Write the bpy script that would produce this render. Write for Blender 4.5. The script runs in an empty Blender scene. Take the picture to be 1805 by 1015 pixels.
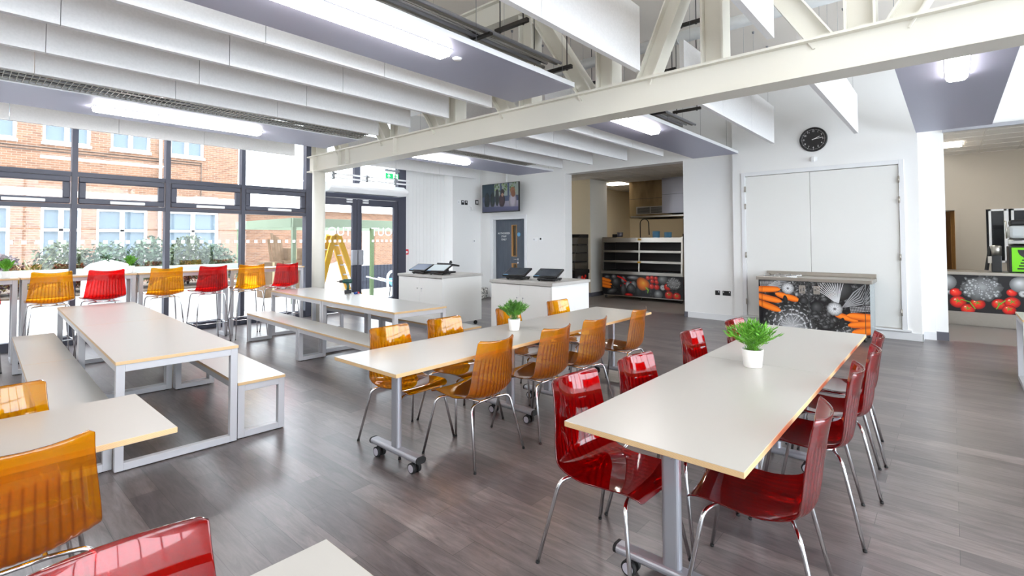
import bpy, math, random
from mathutils import Vector, Matrix
C = bpy.context.scene
COL = C.collection
PI = math.pi
R = math.radians

# ---------------------------------------------------------------- camera, world, exposure
cam_d = bpy.data.cameras.new('camera')
cam = bpy.data.objects.new('camera', cam_d)
COL.objects.link(cam)
cam_d.sensor_width = 36.0
cam_d.lens = 880.34 / 1805 * 36.0
cam_d.shift_y = -(507.5 - 398.42) / 1805
cam_d.clip_start = 0.05
cam_d.clip_end = 200
YAW, PITCH, ROLL = 0.721028, 0.0280398, -0.0036900
_f = Vector((math.cos(YAW) * math.cos(PITCH), math.sin(YAW) * math.cos(PITCH), math.sin(PITCH)))
_r = Vector((math.sin(YAW), -math.cos(YAW), 0))
_u = _r.cross(_f)
_c, _s = math.cos(ROLL), math.sin(ROLL)
_R, _U = _c * _r + _s * _u, -_s * _r + _c * _u
cam.matrix_world = Matrix(((_R.x, _U.x, -_f.x, 0), (_R.y, _U.y, -_f.y, 0), (_R.z, _U.z, -_f.z, 1.57), (0, 0, 0, 1)))
C.camera = cam

W = bpy.data.worlds.new('overcast_sky')
C.world = W
W.use_nodes = True
_nt = W.node_tree
_bg = _nt.nodes['Background']
_bg.inputs['Color'].default_value = (0.86, 0.93, 1.0, 1)
_bg.inputs['Strength'].default_value = 6.0

C.view_settings.view_transform = 'Standard'
C.view_settings.look = 'None'
C.view_settings.gamma = 1.0
C.view_settings.use_curve_mapping = False
C.view_settings.exposure = 1.07
try:
    C.cycles.max_bounces = 18
    C.cycles.diffuse_bounces = 5
    C.cycles.glossy_bounces = 4
    C.cycles.transmission_bounces = 14
    C.cycles.transparent_max_bounces = 24
    C.cycles.caustics_reflective = False
    C.cycles.caustics_refractive = False
    C.cycles.sample_clamp_indirect = 6.0
    C.cycles.use_denoising = True
except Exception:
    pass

LAMP = 17.5          # luminaire diffusers
TILE_LAMP = 10.5     # recessed panels in the kitchen and the servery, unseen fill panels too
def sun():
    d = bpy.data.lights.new('sun', 'SUN')
    d.energy = 0.5
    d.angle = R(12)
    d.color = (1, 0.95, 0.88)
    o = bpy.data.objects.new('sun', d)
    COL.objects.link(o)
    o.rotation_euler = (R(52), 0, R(-18))   # high sun behind the building, lights the courtyard
    return o
sun()

# ---------------------------------------------------------------- materials
def lin(c):
    return tuple((x / 12.92 if x <= 0.04045 else ((x + 0.055) / 1.055) ** 2.4) for x in [v / 255 for v in c])

def mat(name, rgb, rough=0.5, metal=0.0, spec=0.5, emit=None, es=0.0, coat=0.0):
    m = bpy.data.materials.new(name)
    m.use_nodes = True
    b = m.node_tree.nodes['Principled BSDF']
    c = lin(rgb)
    b.inputs['Base Color'].default_value = (*c, 1)
    b.inputs['Roughness'].default_value = rough
    b.inputs['Metallic'].default_value = metal
    b.inputs['Specular IOR Level'].default_value = spec
    b.inputs['Coat Weight'].default_value = coat
    if emit:
        b.inputs['Emission Color'].default_value = (*lin(emit), 1)
        b.inputs['Emission Strength'].default_value = es
    return m

def nd(m, t, **k):
    n = m.node_tree.nodes.new(t)
    for a, v in k.items():
        setattr(n, a, v)
    return n

def lk(m, a, b):
    m.node_tree.links.new(a, b)

def noisy(m, rgb2, scale, amount=1.0, stretch=(1, 1, 1), detail=4, bump=0.0):
    """mix the base colour with a second one by object-space noise"""
    b = m.node_tree.nodes['Principled BSDF']
    tc = nd(m, 'ShaderNodeTexCoord')
    mp = nd(m, 'ShaderNodeMapping')
    mp.inputs['Scale'].default_value = stretch
    no = nd(m, 'ShaderNodeTexNoise')
    no.inputs['Scale'].default_value = scale
    no.inputs['Detail'].default_value = detail
    mx = nd(m, 'ShaderNodeMix', data_type='RGBA')
    mx.inputs['A'].default_value = b.inputs['Base Color'].default_value[:]
    mx.inputs['B'].default_value = (*lin(rgb2), 1)
    mr = nd(m, 'ShaderNodeMapRange')
    mr.inputs['From Min'].default_value = 0.35
    mr.inputs['From Max'].default_value = 0.65
    mr.inputs['To Max'].default_value = amount
    lk(m, tc.outputs['Object'], mp.inputs['Vector'])
    lk(m, mp.outputs['Vector'], no.inputs['Vector'])
    lk(m, no.outputs['Fac'], mr.inputs['Value'])
    lk(m, mr.outputs['Result'], mx.inputs['Factor'])
    lk(m, mx.outputs['Result'], b.inputs['Base Color'])
    if bump:
        bp = nd(m, 'ShaderNodeBump')
        bp.inputs['Strength'].default_value = bump
        bp.inputs['Distance'].default_value = 0.01
        lk(m, no.outputs['Fac'], bp.inputs['Height'])
        lk(m, bp.outputs['Normal'], b.inputs['Normal'])
    return m

def schlick(m, f0, f1):
    """reflectance that is the same from both sides of a thin sheet"""
    lw = nd(m, 'ShaderNodeLayerWeight')
    lw.inputs['Blend'].default_value = 0.5
    pw = nd(m, 'ShaderNodeMath', operation='POWER')
    pw.inputs[1].default_value = 4.0
    ma = nd(m, 'ShaderNodeMath', operation='MULTIPLY_ADD')
    ma.inputs[1].default_value = f1
    ma.inputs[2].default_value = f0
    lk(m, lw.outputs['Facing'], pw.inputs[0])
    lk(m, pw.outputs[0], ma.inputs[0])
    return ma

def plastic(name, tint, body, scatter):
    """clear tinted polycarbonate: coloured see-through body, a little scatter, glossy skin"""
    m = bpy.data.materials.new(name)
    m.use_nodes = True
    nt = m.node_tree
    nt.nodes.clear()
    out = nd(m, 'ShaderNodeOutputMaterial')
    tr = nd(m, 'ShaderNodeBsdfTransparent')
    # light crossing the sheet at a slant has further to go, so it comes out darker
    lw = nd(m, 'ShaderNodeLayerWeight')
    lw.inputs['Blend'].default_value = 0.5
    ra = nd(m, 'ShaderNodeValToRGB')
    ra.color_ramp.elements[0].color = (*tint, 1)
    ra.color_ramp.elements[1].color = (*[c ** 3.5 * 0.6 for c in tint], 1)
    e = ra.color_ramp.elements.new(0.45)
    e.color = (*[c ** 1.5 * 0.95 for c in tint], 1)
    at = nd(m, 'ShaderNodeAttribute', attribute_name='Col')        # rib darkening put into the tint, strongest along the creases
    ad = nd(m, 'ShaderNodeMath', operation='MULTIPLY_ADD')
    ad.inputs[1].default_value = 0.95
    lk(m, at.outputs['Fac'], ad.inputs[0])
    lk(m, lw.outputs['Facing'], ad.inputs[2])
    lk(m, ad.outputs[0], ra.inputs['Fac'])
    lk(m, ra.outputs['Color'], tr.inputs['Color'])
    df = nd(m, 'ShaderNodeBsdfDiffuse')
    df.inputs['Color'].default_value = (*body, 1)
    tl = nd(m, 'ShaderNodeBsdfTranslucent')
    tl.inputs['Color'].default_value = (*body, 1)
    m1 = nd(m, 'ShaderNodeMixShader')
    m1.inputs[0].default_value = 0.5
    lk(m, df.outputs[0], m1.inputs[1])
    lk(m, tl.outputs[0], m1.inputs[2])
    m2 = nd(m, 'ShaderNodeMixShader')
    m2.inputs[0].default_value = scatter
    rf = nd(m, 'ShaderNodeBsdfRefraction')
    rf.inputs['IOR'].default_value = 1.3
    rf.inputs['Roughness'].default_value = 0.0
    lk(m, ra.outputs['Color'], rf.inputs['Color'])
    mt = nd(m, 'ShaderNodeMixShader')
    mt.inputs[0].default_value = 0.3
    lk(m, tr.outputs[0], mt.inputs[1])
    lk(m, rf.outputs[0], mt.inputs[2])
    lk(m, mt.outputs[0], m2.inputs[1])
    lk(m, m1.outputs[0], m2.inputs[2])
    gl = nd(m, 'ShaderNodeBsdfGlossy')
    gl.inputs['Roughness'].default_value = 0.05
    gl.inputs['Color'].default_value = (1, 1, 1, 1)
    fr = schlick(m, 0.05, 0.9)
    m3 = nd(m, 'ShaderNodeMixShader')
    lk(m, fr.outputs[0], m3.inputs[0])
    lk(m, m2.outputs[0], m3.inputs[1])
    lk(m, gl.outputs[0], m3.inputs[2])
    lk(m, m3.outputs[0], out.inputs['Surface'])
    return m

def glass_mat(name, tint=(0.88, 0.89, 0.895)):
    m = bpy.data.materials.new(name)
    m.use_nodes = True
    m.node_tree.nodes.clear()
    out = nd(m, 'ShaderNodeOutputMaterial')
    tr = nd(m, 'ShaderNodeBsdfTransparent')
    tr.inputs['Color'].default_value = (*tint, 1)
    gl = nd(m, 'ShaderNodeBsdfGlossy')
    gl.inputs['Roughness'].default_value = 0.02
    fr = schlick(m, 0.02, 0.6)
    mx = nd(m, 'ShaderNodeMixShader')
    lk(m, fr.outputs[0], mx.inputs[0])
    lk(m, tr.outputs[0], mx.inputs[1])
    lk(m, gl.outputs[0], mx.inputs[2])
    lk(m, mx.outputs[0], out.inputs['Surface'])
    return m

def film_mat(name):
    """white translucent film stuck on glass"""
    m = bpy.data.materials.new(name)
    m.use_nodes = True
    m.node_tree.nodes.clear()
    out = nd(m, 'ShaderNodeOutputMaterial')
    df = nd(m, 'ShaderNodeBsdfDiffuse')
    df.inputs['Color'].default_value = (0.85, 0.85, 0.85, 1)
    tl = nd(m, 'ShaderNodeBsdfTranslucent')
    tl.inputs['Color'].default_value = (0.95, 0.95, 0.95, 1)
    mx = nd(m, 'ShaderNodeMixShader')
    mx.inputs[0].default_value = 0.75
    lk(m, df.outputs[0], mx.inputs[1])
    lk(m, tl.outputs[0], mx.inputs[2])
    lk(m, mx.outputs[0], out.inputs['Surface'])
    return m

def floor_mat():
    m = mat('vinyl_wood_planks', (128, 118, 116), rough=0.36, spec=0.75)
    b = m.node_tree.nodes['Principled BSDF']
    tc = nd(m, 'ShaderNodeTexCoord')
    mp = nd(m, 'ShaderNodeMapping')
    mp.inputs['Rotation'].default_value = (0, 0, R(90))
    br = nd(m, 'ShaderNodeTexBrick')
    br.offset = 0.37
    br.inputs['Color1'].default_value = (*lin((119, 109, 108)), 1)
    br.inputs['Color2'].default_value = (*lin((86, 79, 80)), 1)
    br.inputs['Mortar'].default_value = (*lin((50, 46, 46)), 1)
    br.inputs['Scale'].default_value = 1.0
    br.inputs['Mortar Size'].default_value = 0.0012
    br.inputs['Mortar Smooth'].default_value = 0.2
    br.inputs['Bias'].default_value = 0.0
    br.inputs['Brick Width'].default_value = 0.95
    br.inputs['Row Height'].default_value = 0.155
    lk(m, tc.outputs['Object'], mp.inputs['Vector'])
    lk(m, mp.outputs['Vector'], br.inputs['Vector'])
    # grain runs with the planks
    mp2 = nd(m, 'ShaderNodeMapping')
    mp2.inputs['Scale'].default_value = (9, 1.1, 1)
    no = nd(m, 'ShaderNodeTexNoise')
    no.inputs['Scale'].default_value = 3.0
    no.inputs['Detail'].default_value = 8
    no.inputs['Roughness'].default_value = 0.65
    no.inputs['Distortion'].default_value = 1.2
    lk(m, tc.outputs['Object'], mp2.inputs['Vector'])
    lk(m, mp2.outputs['Vector'], no.inputs['Vector'])
    mr = nd(m, 'ShaderNodeMapRange')
    mr.inputs['From Min'].default_value = 0.3
    mr.inputs['From Max'].default_value = 0.7
    mr.inputs['To Min'].default_value = 0.52
    mr.inputs['To Max'].default_value = 1.22
    lk(m, no.outputs['Fac'], mr.inputs['Value'])
    mp3 = nd(m, 'ShaderNodeMapping')
    mp3.inputs['Scale'].default_value = (5, 1.6, 1)
    n2 = nd(m, 'ShaderNodeTexNoise')
    n2.inputs['Scale'].default_value = 0.9
    n2.inputs['Detail'].default_value = 3
    n2.inputs['Distortion'].default_value = 2.5
    lk(m, tc.outputs['Object'], mp3.inputs['Vector'])
    lk(m, mp3.outputs['Vector'], n2.inputs['Vector'])
    mr2 = nd(m, 'ShaderNodeMapRange')
    mr2.inputs['From Min'].default_value = 0.3
    mr2.inputs['From Max'].default_value = 0.7
    mr2.inputs['To Min'].default_value = 0.86
    mr2.inputs['To Max'].default_value = 1.12
    lk(m, n2.outputs['Fac'], mr2.inputs['Value'])
    mu = nd(m, 'ShaderNodeMath', operation='MULTIPLY')
    lk(m, mr.outputs[0], mu.inputs[0])
    lk(m, mr2.outputs[0], mu.inputs[1])
    mx = nd(m, 'ShaderNodeMix', data_type='RGBA', blend_type='MULTIPLY')
    mx.inputs['Factor'].default_value = 1.0
    lk(m, br.outputs['Color'], mx.inputs['A'])
    lk(m, mu.outputs[0], mx.inputs['B'])
    lk(m, mx.outputs['Result'], b.inputs['Base Color'])
    rr = nd(m, 'ShaderNodeMapRange')
    rr.inputs['To Min'].default_value = 0.27
    rr.inputs['To Max'].default_value = 0.36
    lk(m, no.outputs['Fac'], rr.inputs['Value'])
    lk(m, rr.outputs[0], b.inputs['Roughness'])
    return m

def brick_mat():
    m = mat('pale_red_brick', (205, 160, 128), rough=0.85)
    b = m.node_tree.nodes['Principled BSDF']
    tc = nd(m, 'ShaderNodeTexCoord')
    mp = nd(m, 'ShaderNodeMapping')
    mp.inputs['Rotation'].default_value = (R(-90), 0, 0)
    br = nd(m, 'ShaderNodeTexBrick')
    br.inputs['Color1'].default_value = (*lin((118, 84, 62)), 1)
    br.inputs['Color2'].default_value = (*lin((94, 64, 46)), 1)
    br.inputs['Mortar'].default_value = (*lin((126, 114, 102)), 1)
    br.inputs['Scale'].default_value = 1.0
    br.inputs['Mortar Size'].default_value = 0.006
    br.inputs['Brick Width'].default_value = 0.225
    br.inputs['Row Height'].default_value = 0.075
    lk(m, tc.outputs['Object'], mp.inputs['Vector'])
    lk(m, mp.outputs['Vector'], br.inputs['Vector'])
    lk(m, br.outputs['Color'], b.inputs['Base Color'])
    return m

def attr_mat(name, rough=0.35, emit=0.0):
    m = mat(name, (255, 255, 255), rough=rough)
    b = m.node_tree.nodes['Principled BSDF']
    a = nd(m, 'ShaderNodeAttribute', attribute_name='Col')
    lk(m, a.outputs['Color'], b.inputs['Base Color'])
    if emit:
        lk(m, a.outputs['Color'], b.inputs['Emission Color'])
        b.inputs['Emission Strength'].default_value = emit
    return m

def ply_mat():
    m = mat('birch_ply_edge', (203, 172, 128), rough=0.5)
    b = m.node_tree.nodes['Principled BSDF']
    tc = nd(m, 'ShaderNodeTexCoord')
    wv = nd(m, 'ShaderNodeTexWave', bands_direction='Z')
    wv.inputs['Scale'].default_value = 95
    wv.inputs['Distortion'].default_value = 0.3
    rp = nd(m, 'ShaderNodeMix', data_type='RGBA')
    rp.inputs['A'].default_value = (*lin((186, 150, 104)), 1)
    rp.inputs['B'].default_value = (*lin((218, 190, 148)), 1)
    lk(m, tc.outputs['Object'], wv.inputs['Vector'])
    lk(m, wv.outputs['Fac'], rp.inputs['Factor'])
    lk(m, rp.outputs['Result'], b.inputs['Base Color'])
    return m

M = {}
M['floor'] = floor_mat()
M['wall'] = mat('white_wall_paint', (233, 233, 232), 0.7)
M['ceiling'] = mat('cream_ceiling_paint', (238, 231, 222), 0.8)
M['steel_white'] = mat('cream_painted_steel', (220, 217, 206), 0.45)
M['baffle'] = noisy(mat('white_felt_baffle', (236, 236, 237), 0.9, spec=0.2), (231, 231, 232), 60)
M['raft'] = mat('lilac_grey_metal', (170, 171, 190), 0.45, metal=0.3)
M['raft_edge'] = mat('white_powder_coat', (225, 226, 228), 0.45)
M['frame'] = mat('anthracite_frame', (62, 64, 78), 0.45)
M['frame_in'] = mat('anthracite_gasket', (40, 41, 50), 0.5)
M['glass'] = glass_mat('clear_window_glass')
M['lamp'] = mat('lamp_diffuser', (255, 255, 255), 0.4, emit=(255, 250, 248), es=LAMP)
M['panel_lamp'] = mat('panel_diffuser', (255, 255, 255), 0.4, emit=(255, 246, 232), es=TILE_LAMP)
M['lam'] = mat('white_laminate', (170, 168, 163), 0.30)
M['ply'] = ply_mat()
M['tube_white'] = mat('pale_grey_powder_coat', (182, 183, 188), 0.4)
M['silver'] = mat('silver_powder_coat', (168, 170, 178), 0.38, metal=0.6)
M['chrome'] = mat('chrome', (215, 217, 220), 0.12, metal=1.0)
M['steel'] = noisy(mat('brushed_steel', (176, 171, 163), 0.32, metal=0.92), (166, 160, 151), 30, amount=0.6, stretch=(12, 0.6, 12))
M['steel_dark'] = mat('dark_steel', (70, 68, 66), 0.4, metal=0.8)
M['black'] = mat('black_plastic', (22, 22, 24), 0.4)
M['rubber'] = mat('black_rubber', (18, 18, 19), 0.7)
M['white'] = mat('white_plastic', (238, 239, 240), 0.4)
M['grey'] = mat('mid_grey_plastic', (132, 134, 138), 0.5)
M['castor'] = mat('pale_grey_castor', (176, 172, 182), 0.4)
M['orange'] = plastic('orange_polycarbonate', (1.0, 0.76, 0.10), (0.98, 0.34, 0.002), 0.17)
M['red'] = plastic('red_polycarbonate', (0.93, 0.09, 0.09), (0.72, 0.005, 0.010), 0.10)
M['orange_edge'] = plastic('orange_sheet_edge', (0.45, 0.16, 0.01), (0.42, 0.12, 0.003), 0.35)
M['red_edge'] = plastic('red_sheet_edge', (0.36, 0.01, 0.01), (0.34, 0.003, 0.006), 0.35)
M['worktop'] = mat('grey_laminate_worktop', (176, 174, 170), 0.35)
M['cab_white'] = mat('white_cabinet_board', (226, 226, 223), 0.4)
M['door_grey'] = noisy(mat('slate_grey_door', (78, 86, 98), 0.5), (70, 78, 90), 6, stretch=(1, 4, 0.6))
M['oak'] = mat('oak_bead', (178, 132, 78), 0.5)
M['skirt_dark'] = mat('dark_grey_skirting', (88, 88, 96), 0.6)
M['brick'] = brick_mat()
M['pane'] = mat('pale_blue_pane', (84, 96, 106), 0.25, spec=0.3)
M['film'] = film_mat('white_translucent_film')
M['stone'] = mat('pale_concrete_paving', (205, 203, 200), 0.8)
M['render'] = mat('white_render', (236, 234, 230), 0.8)
M['pergola'] = mat('sage_green_paint', (108, 121, 102), 0.6)
M['green_post'] = mat('green_paint', (80, 98, 63), 0.6)
M['yellow'] = mat('yellow_fibreglass', (186, 140, 14), 0.45)
M['card'] = noisy(mat('corrugated_card', (108, 86, 66), 0.85), (94, 74, 54), 9)
M['bag'] = mat('white_woven_sack', (240, 240, 242), 0.7)
M['fence'] = mat('blue_grey_fence_paint', (42, 46, 60), 0.7)
M['blue'] = mat('pale_blue_plastic', (98, 160, 205), 0.4)
M['tile'] = mat('ceiling_tile_white', (208, 202, 194), 0.9)
M['cream'] = mat('cream_wall_paint', (222, 208, 180), 0.7)
M['kwall'] = mat('kitchen_white_wall', (222, 220, 214), 0.7)
M['beige'] = mat('beige_wall_paint', (172, 162, 148), 0.75)
M['lobby_floor'] = mat('grey_safety_vinyl', (122, 116, 112), 0.5)
M['soil'] = noisy(mat('dark_soil', (62, 50, 42), 0.95), (96, 80, 64), 18)
M['clock_face'] = mat('black_clock_face', (30, 29, 31), 0.35)
M['lettering'] = mat('white_lettering', (240, 240, 240), 0.5)
M['green_sign'] = mat('exit_sign_green', (22, 158, 92), 0.4, emit=(22, 158, 92), es=0.5)
M['red_box'] = mat('red_call_point_plastic', (214, 30, 40), 0.4)
M['display_dark'] = mat('dark_display_lining', (46, 42, 40), 0.5)
M['print'] = attr_mat('printed_vegetable_vinyl', 0.3)
M['screen'] = attr_mat('lit_television_picture', 0.25, emit=0.16)
M['till_glass'] = mat('dark_till_screen', (58, 64, 72), 0.12)
M['lime'] = mat('lime_green_panel', (124, 222, 20), 0.4)
M['clear_wrap'] = mat('cloudy_plastic_wrap', (190, 194, 196), 0.25)
M['pot'] = mat('white_glazed_pot', (240, 240, 238), 0.35)
M['drill_green'] = mat('dark_green_plastic', (16, 66, 58), 0.45)
M['cable'] = mat('cable_tray_zinc', (150, 146, 138), 0.4, metal=0.8)
M['zebra'] = noisy(mat('black_and_white_cloth', (232, 228, 220), 0.8), (36, 34, 32), 26, detail=1)

def leaf_mat(name, a, b_):
    m = mat(name, a, 0.6)
    noisy(m, b_, 9, detail=2)
    b = m.node_tree.nodes['Principled BSDF']
    b.inputs['Subsurface Weight'].default_value = 0.0
    return m
M['leaf'] = leaf_mat('fresh_green_leaf', (110, 176, 44), (70, 132, 28))
M['leaf_dark'] = leaf_mat('deep_green_leaf', (92, 150, 44), (48, 98, 30))
M['hedge_a'] = leaf_mat('grey_green_leaf', (86, 110, 82), (56, 80, 52))
M['hedge_b'] = leaf_mat('olive_green_leaf', (90, 102, 62), (58, 74, 40))
M['hedge_c'] = leaf_mat('plum_leaf', (94, 64, 66), (64, 42, 50))
M['hedge_d'] = leaf_mat('yellow_flower', (170, 138, 40), (120, 110, 40))
M['straw'] = mat('straw_blade', (160, 150, 118), 0.7)
M['autumn'] = leaf_mat('rust_leaf', (124, 62, 42), (84, 40, 30))

# ---------------------------------------------------------------- mesh builder
class MB:
    def __init__(s):
        s.v, s.f, s.m, s.sm, s.c = [], [], [], [], []

    def add(s, verts, faces, m=0, smooth=False, cols=None):
        o = len(s.v)
        s.v += [tuple(p) for p in verts]
        if cols is not None:
            s.c += list(cols)
        for k, f in enumerate(faces):
            s.f.append(tuple(i + o for i in f))
            s.m.append(m[k] if isinstance(m, (list, tuple)) else m)
            s.sm.append(smooth)
        return s

    def box(s, x0, y0, z0, x1, y1, z1, m=0):
        x0, x1 = min(x0, x1), max(x0, x1)
        y0, y1 = min(y0, y1), max(y0, y1)
        z0, z1 = min(z0, z1), max(z0, z1)
        v = [(x0, y0, z0), (x1, y0, z0), (x1, y1, z0), (x0, y1, z0), (x0, y0, z1), (x1, y0, z1), (x1, y1, z1), (x0, y1, z1)]
        f = [(0, 3, 2, 1), (4, 5, 6, 7), (0, 1, 5, 4), (1, 2, 6, 5), (2, 3, 7, 6), (3, 0, 4, 7)]
        return s.add(v, f, m)       # a list m: bottom, top, -y, +x, +y, -x

    def bar(s, a, b, w, h, m=0, up=(0, 0, 1)):
        """rectangular bar from a to b, w across, h along 'up'"""
        a, b = Vector(a), Vector(b)
        d = (b - a).normalized()
        u = Vector(up)
        sd = d.cross(u)
        if sd.length < 1e-6:
            sd = d.cross(Vector((1, 0, 0)))
        sd.normalize()
        u = sd.cross(d).normalized()
        v = []
        for p in (a, b):
            for i, j in ((-1, -1), (1, -1), (1, 1), (-1, 1)):
                v.append(p + sd * (w / 2 * i) + u * (h / 2 * j))
        f = [(0, 1, 2, 3), (7, 6, 5, 4), (0, 4, 5, 1), (1, 5, 6, 2), (2, 6, 7, 3), (3, 7, 4, 0)]
        f = [tuple(reversed(q)) for q in f]
        return s.add(v, f, m)

    def tube(s, pts, r, n=10, m=0, cap=True, closed=False):
        pts = [Vector(p) for p in pts]
        L = len(pts)
        rr = r if isinstance(r, (list, tuple)) else [r] * L
        v, prev = [], None
        for i, p in enumerate(pts):
            if closed:
                t = (pts[(i + 1) % L] - pts[i - 1]).normalized()
            else:
                t = (pts[min(i + 1, L - 1)] - pts[max(i - 1, 0)]).normalized()
            if prev is None:
                a = t.orthogonal().normalized()
            else:
                a = prev - t * prev.dot(t)
                if a.length < 1e-6:
                    a = t.orthogonal()
                a.normalize()
            prev = a
            b = t.cross(a)
            for k in range(n):
                q = 2 * PI * k / n
                v.append(p + (a * math.cos(q) + b * math.sin(q)) * rr[i])
        f = []
        for i in range(L if closed else L - 1):
            j = (i + 1) % L
            for k in range(n):
                k2 = (k + 1) % n
                f.append((i * n + k, i * n + k2, j * n + k2, j * n + k))
        s.add(v, f, m, True)
        if cap and not closed:
            o = len(s.v) - len(v)
            s.f += [tuple(o + k for k in reversed(range(n))), tuple(o + (L - 1) * n + k for k in range(n))]
            s.m += [m, m]
            s.sm += [False, False]
        return s

    def cyl(s, a, b, r, n=16, m=0):
        return s.tube([a, b], r, n, m)

    def lathe(s, prof, n=24, m=0, c=(0, 0, 0), smooth=True):
        v, f = [], []
        for r_, z in prof:
            for k in range(n):
                q = 2 * PI * k / n
                v.append((c[0] + r_ * math.cos(q), c[1] + r_ * math.sin(q), c[2] + z))
        for i in range(len(prof) - 1):
            for k in range(n):
                k2 = (k + 1) % n
                f.append((i * n + k, i * n + k2, (i + 1) * n + k2, (i + 1) * n + k))
        return s.add(v, f, m, smooth)

    def prism(s, poly, axis, lo, hi, m=0):
        """extrude a 2D polygon; axis 'x': (y,z), 'y': (x,z), 'z': (x,y)"""
        def p3(p, t):
            return {'x': (t, p[0], p[1]), 'y': (p[0], t, p[1]), 'z': (p[0], p[1], t)}[axis]
        n = len(poly)
        v = [p3(p, lo) for p in poly] + [p3(p, hi) for p in poly]
        ar = sum(poly[i][0] * poly[(i + 1) % n][1] - poly[(i + 1) % n][0] * poly[i][1] for i in range(n))
        f = [tuple(reversed(range(n))), tuple(range(n, 2 * n))] + [(i, (i + 1) % n, n + (i + 1) % n, n + i) for i in range(n)]
        if (ar < 0) != (axis == 'y'):
            f = [tuple(reversed(q)) for q in f]
        return s.add(v, f, m)

    def mesh(s, name, mats):
        me = bpy.data.meshes.new(name)
        me.from_pydata(s.v, [], s.f)
        for q in (mats if isinstance(mats, (list, tuple)) else [mats]):
            me.materials.append(q)
        me.polygons.foreach_set('material_index', s.m)
        me.polygons.foreach_set('use_smooth', s.sm)
        if s.c and len(s.c) == len(s.v):
            a = me.color_attributes.new('Col', 'FLOAT_COLOR', 'POINT')
            flat = []
            for q in s.c:
                flat += [q[0], q[1], q[2], 1.0]
            a.data.foreach_set('color', flat)
        me.update()
        return me

    def build(s, name, mats, parent=None, loc=(0, 0, 0), rz=0.0, bevel=0.0, seg=2):
        o = bpy.data.objects.new(name, s.mesh(name, mats))
        COL.objects.link(o)
        o.location = loc
        o.rotation_euler = (0, 0, rz)
        if parent:
            o.parent = parent
        if bevel:
            b = o.modifiers.new('edge', 'BEVEL')
            b.width = bevel
            b.segments = seg
            b.limit_method = 'ANGLE'
            b.angle_limit = R(40)
        return o

def tag(o, label=None, cat=None, group=None, kind=None):
    if label:
        o['label'] = label
    if cat:
        o['category'] = cat
    if group:
        o['group'] = group
    if kind:
        o['kind'] = kind
    return o

def thing(name, label, cat, loc=(0, 0, 0), rz=0.0, group=None):
    o = bpy.data.objects.new(name, None)
    COL.objects.link(o)
    o.empty_display_size = 0.1
    o.location = loc
    o.rotation_euler = (0, 0, rz)
    return tag(o, label, cat, group)

def kids(o):
    return [c for c in bpy.data.objects if c.parent == o]

def dup(root, loc, rz=None, label=None, group=None):
    def cp(o, par):
        c = o.copy()
        COL.objects.link(c)
        if par:
            c.parent = par
        for k in kids(o):
            cp(k, c)
        return c
    r = cp(root, None)
    r.location = loc
    if rz is not None:
        r.rotation_euler = (0, 0, rz)
    if label:
        r['label'] = label
    if group:
        r['group'] = group
    return r

def struct(name, mb, mats, parent=None, bevel=0.0):
    o = mb.build(name, mats, parent, bevel=bevel)
    if parent is None:
        o['kind'] = 'structure'
    return o

def text_mesh(body, size, align='CENTER', extrude=0.0):
    """flat outlines of a line of lettering, as plain vertices and faces in the XY plane"""
    cu = bpy.data.curves.new('lettering', 'FONT')
    cu.body = body
    cu.size = size
    cu.align_x = align
    cu.align_y = 'CENTER'
    cu.extrude = extrude
    cu.resolution_u = 3
    o = bpy.data.objects.new('lettering', cu)
    COL.objects.link(o)
    bpy.context.view_layer.update()
    me = bpy.data.meshes.new_from_object(o)
    v = [tuple(p.co) for p in me.vertices]
    f = [tuple(p.vertices) for p in me.polygons]
    bpy.data.objects.remove(o)
    bpy.data.curves.remove(cu)
    bpy.data.meshes.remove(me)
    return v, f

def rrect(w, h, r, n=4):
    """rounded rectangle polygon centred on the origin"""
    p = []
    for cx, cy, a0 in ((w / 2 - r, h / 2 - r, 0), (-w / 2 + r, h / 2 - r, 90), (-w / 2 + r, -h / 2 + r, 180), (w / 2 - r, -h / 2 + r, 270)):
        for k in range(n + 1):
            a = R(a0 + 90 * k / n)
            p.append((cx + r * math.cos(a), cy + r * math.sin(a)))
    return p

# ---------------------------------------------------------------- the setting: shell
XK, XW = 9.98, 9.88          # staff / kitchen wall line, clock wall face
YW = 10.10                   # inner face of the window wall
ZC = 4.80
mb = MB(); mb.box(-6.0, -6.0, -0.10, 10.30, 10.10, 0.0)
struct('floor', mb, M['floor'])
mb = MB(); mb.box(10.30, -6.0, -0.10, 17.0, 10.60, -0.004)
struct('floor_servery', mb, M['lobby_floor'])
mb = MB(); mb.box(-6.2, -6.2, ZC, 10.3, 10.5, ZC + 0.12)
struct('ceiling', mb, M['ceiling'])
mb = MB(); mb.box(-6.2, -6.2, 0, -6.0, 10.5, ZC)
struct('wall_back', mb, M['wall'])

# glazed wall behind the camera (daylight that the chairs and the floor reflect)
mb = MB()
mb.box(-6.0, -6.2, 0, 17.0, -6.0, 0.1)
mb.box(-6.0, -6.2, 4.45, 17.0, -6.0, ZC)
mb.box(10.0, -6.2, 0.1, 17.0, -6.0, 4.45)
struct('wall_garden', mb, M['wall'])
mb = MB()
x = -6.0
while x < 10.05:
    mb.box(x - 0.04, -6.14, 0.1, x + 0.04, -6.0, 4.45)
    x += 1.6
mb.box(-6.0, -6.12, 2.05, 10.0, -6.02, 2.12)
o = struct('window_garden', mb, M['frame'])
mb = MB(); mb.box(-6.0, -6.085, 0.1, 10.0, -6.075, 4.45)
struct('glass', mb, M['glass'], o)

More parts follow.
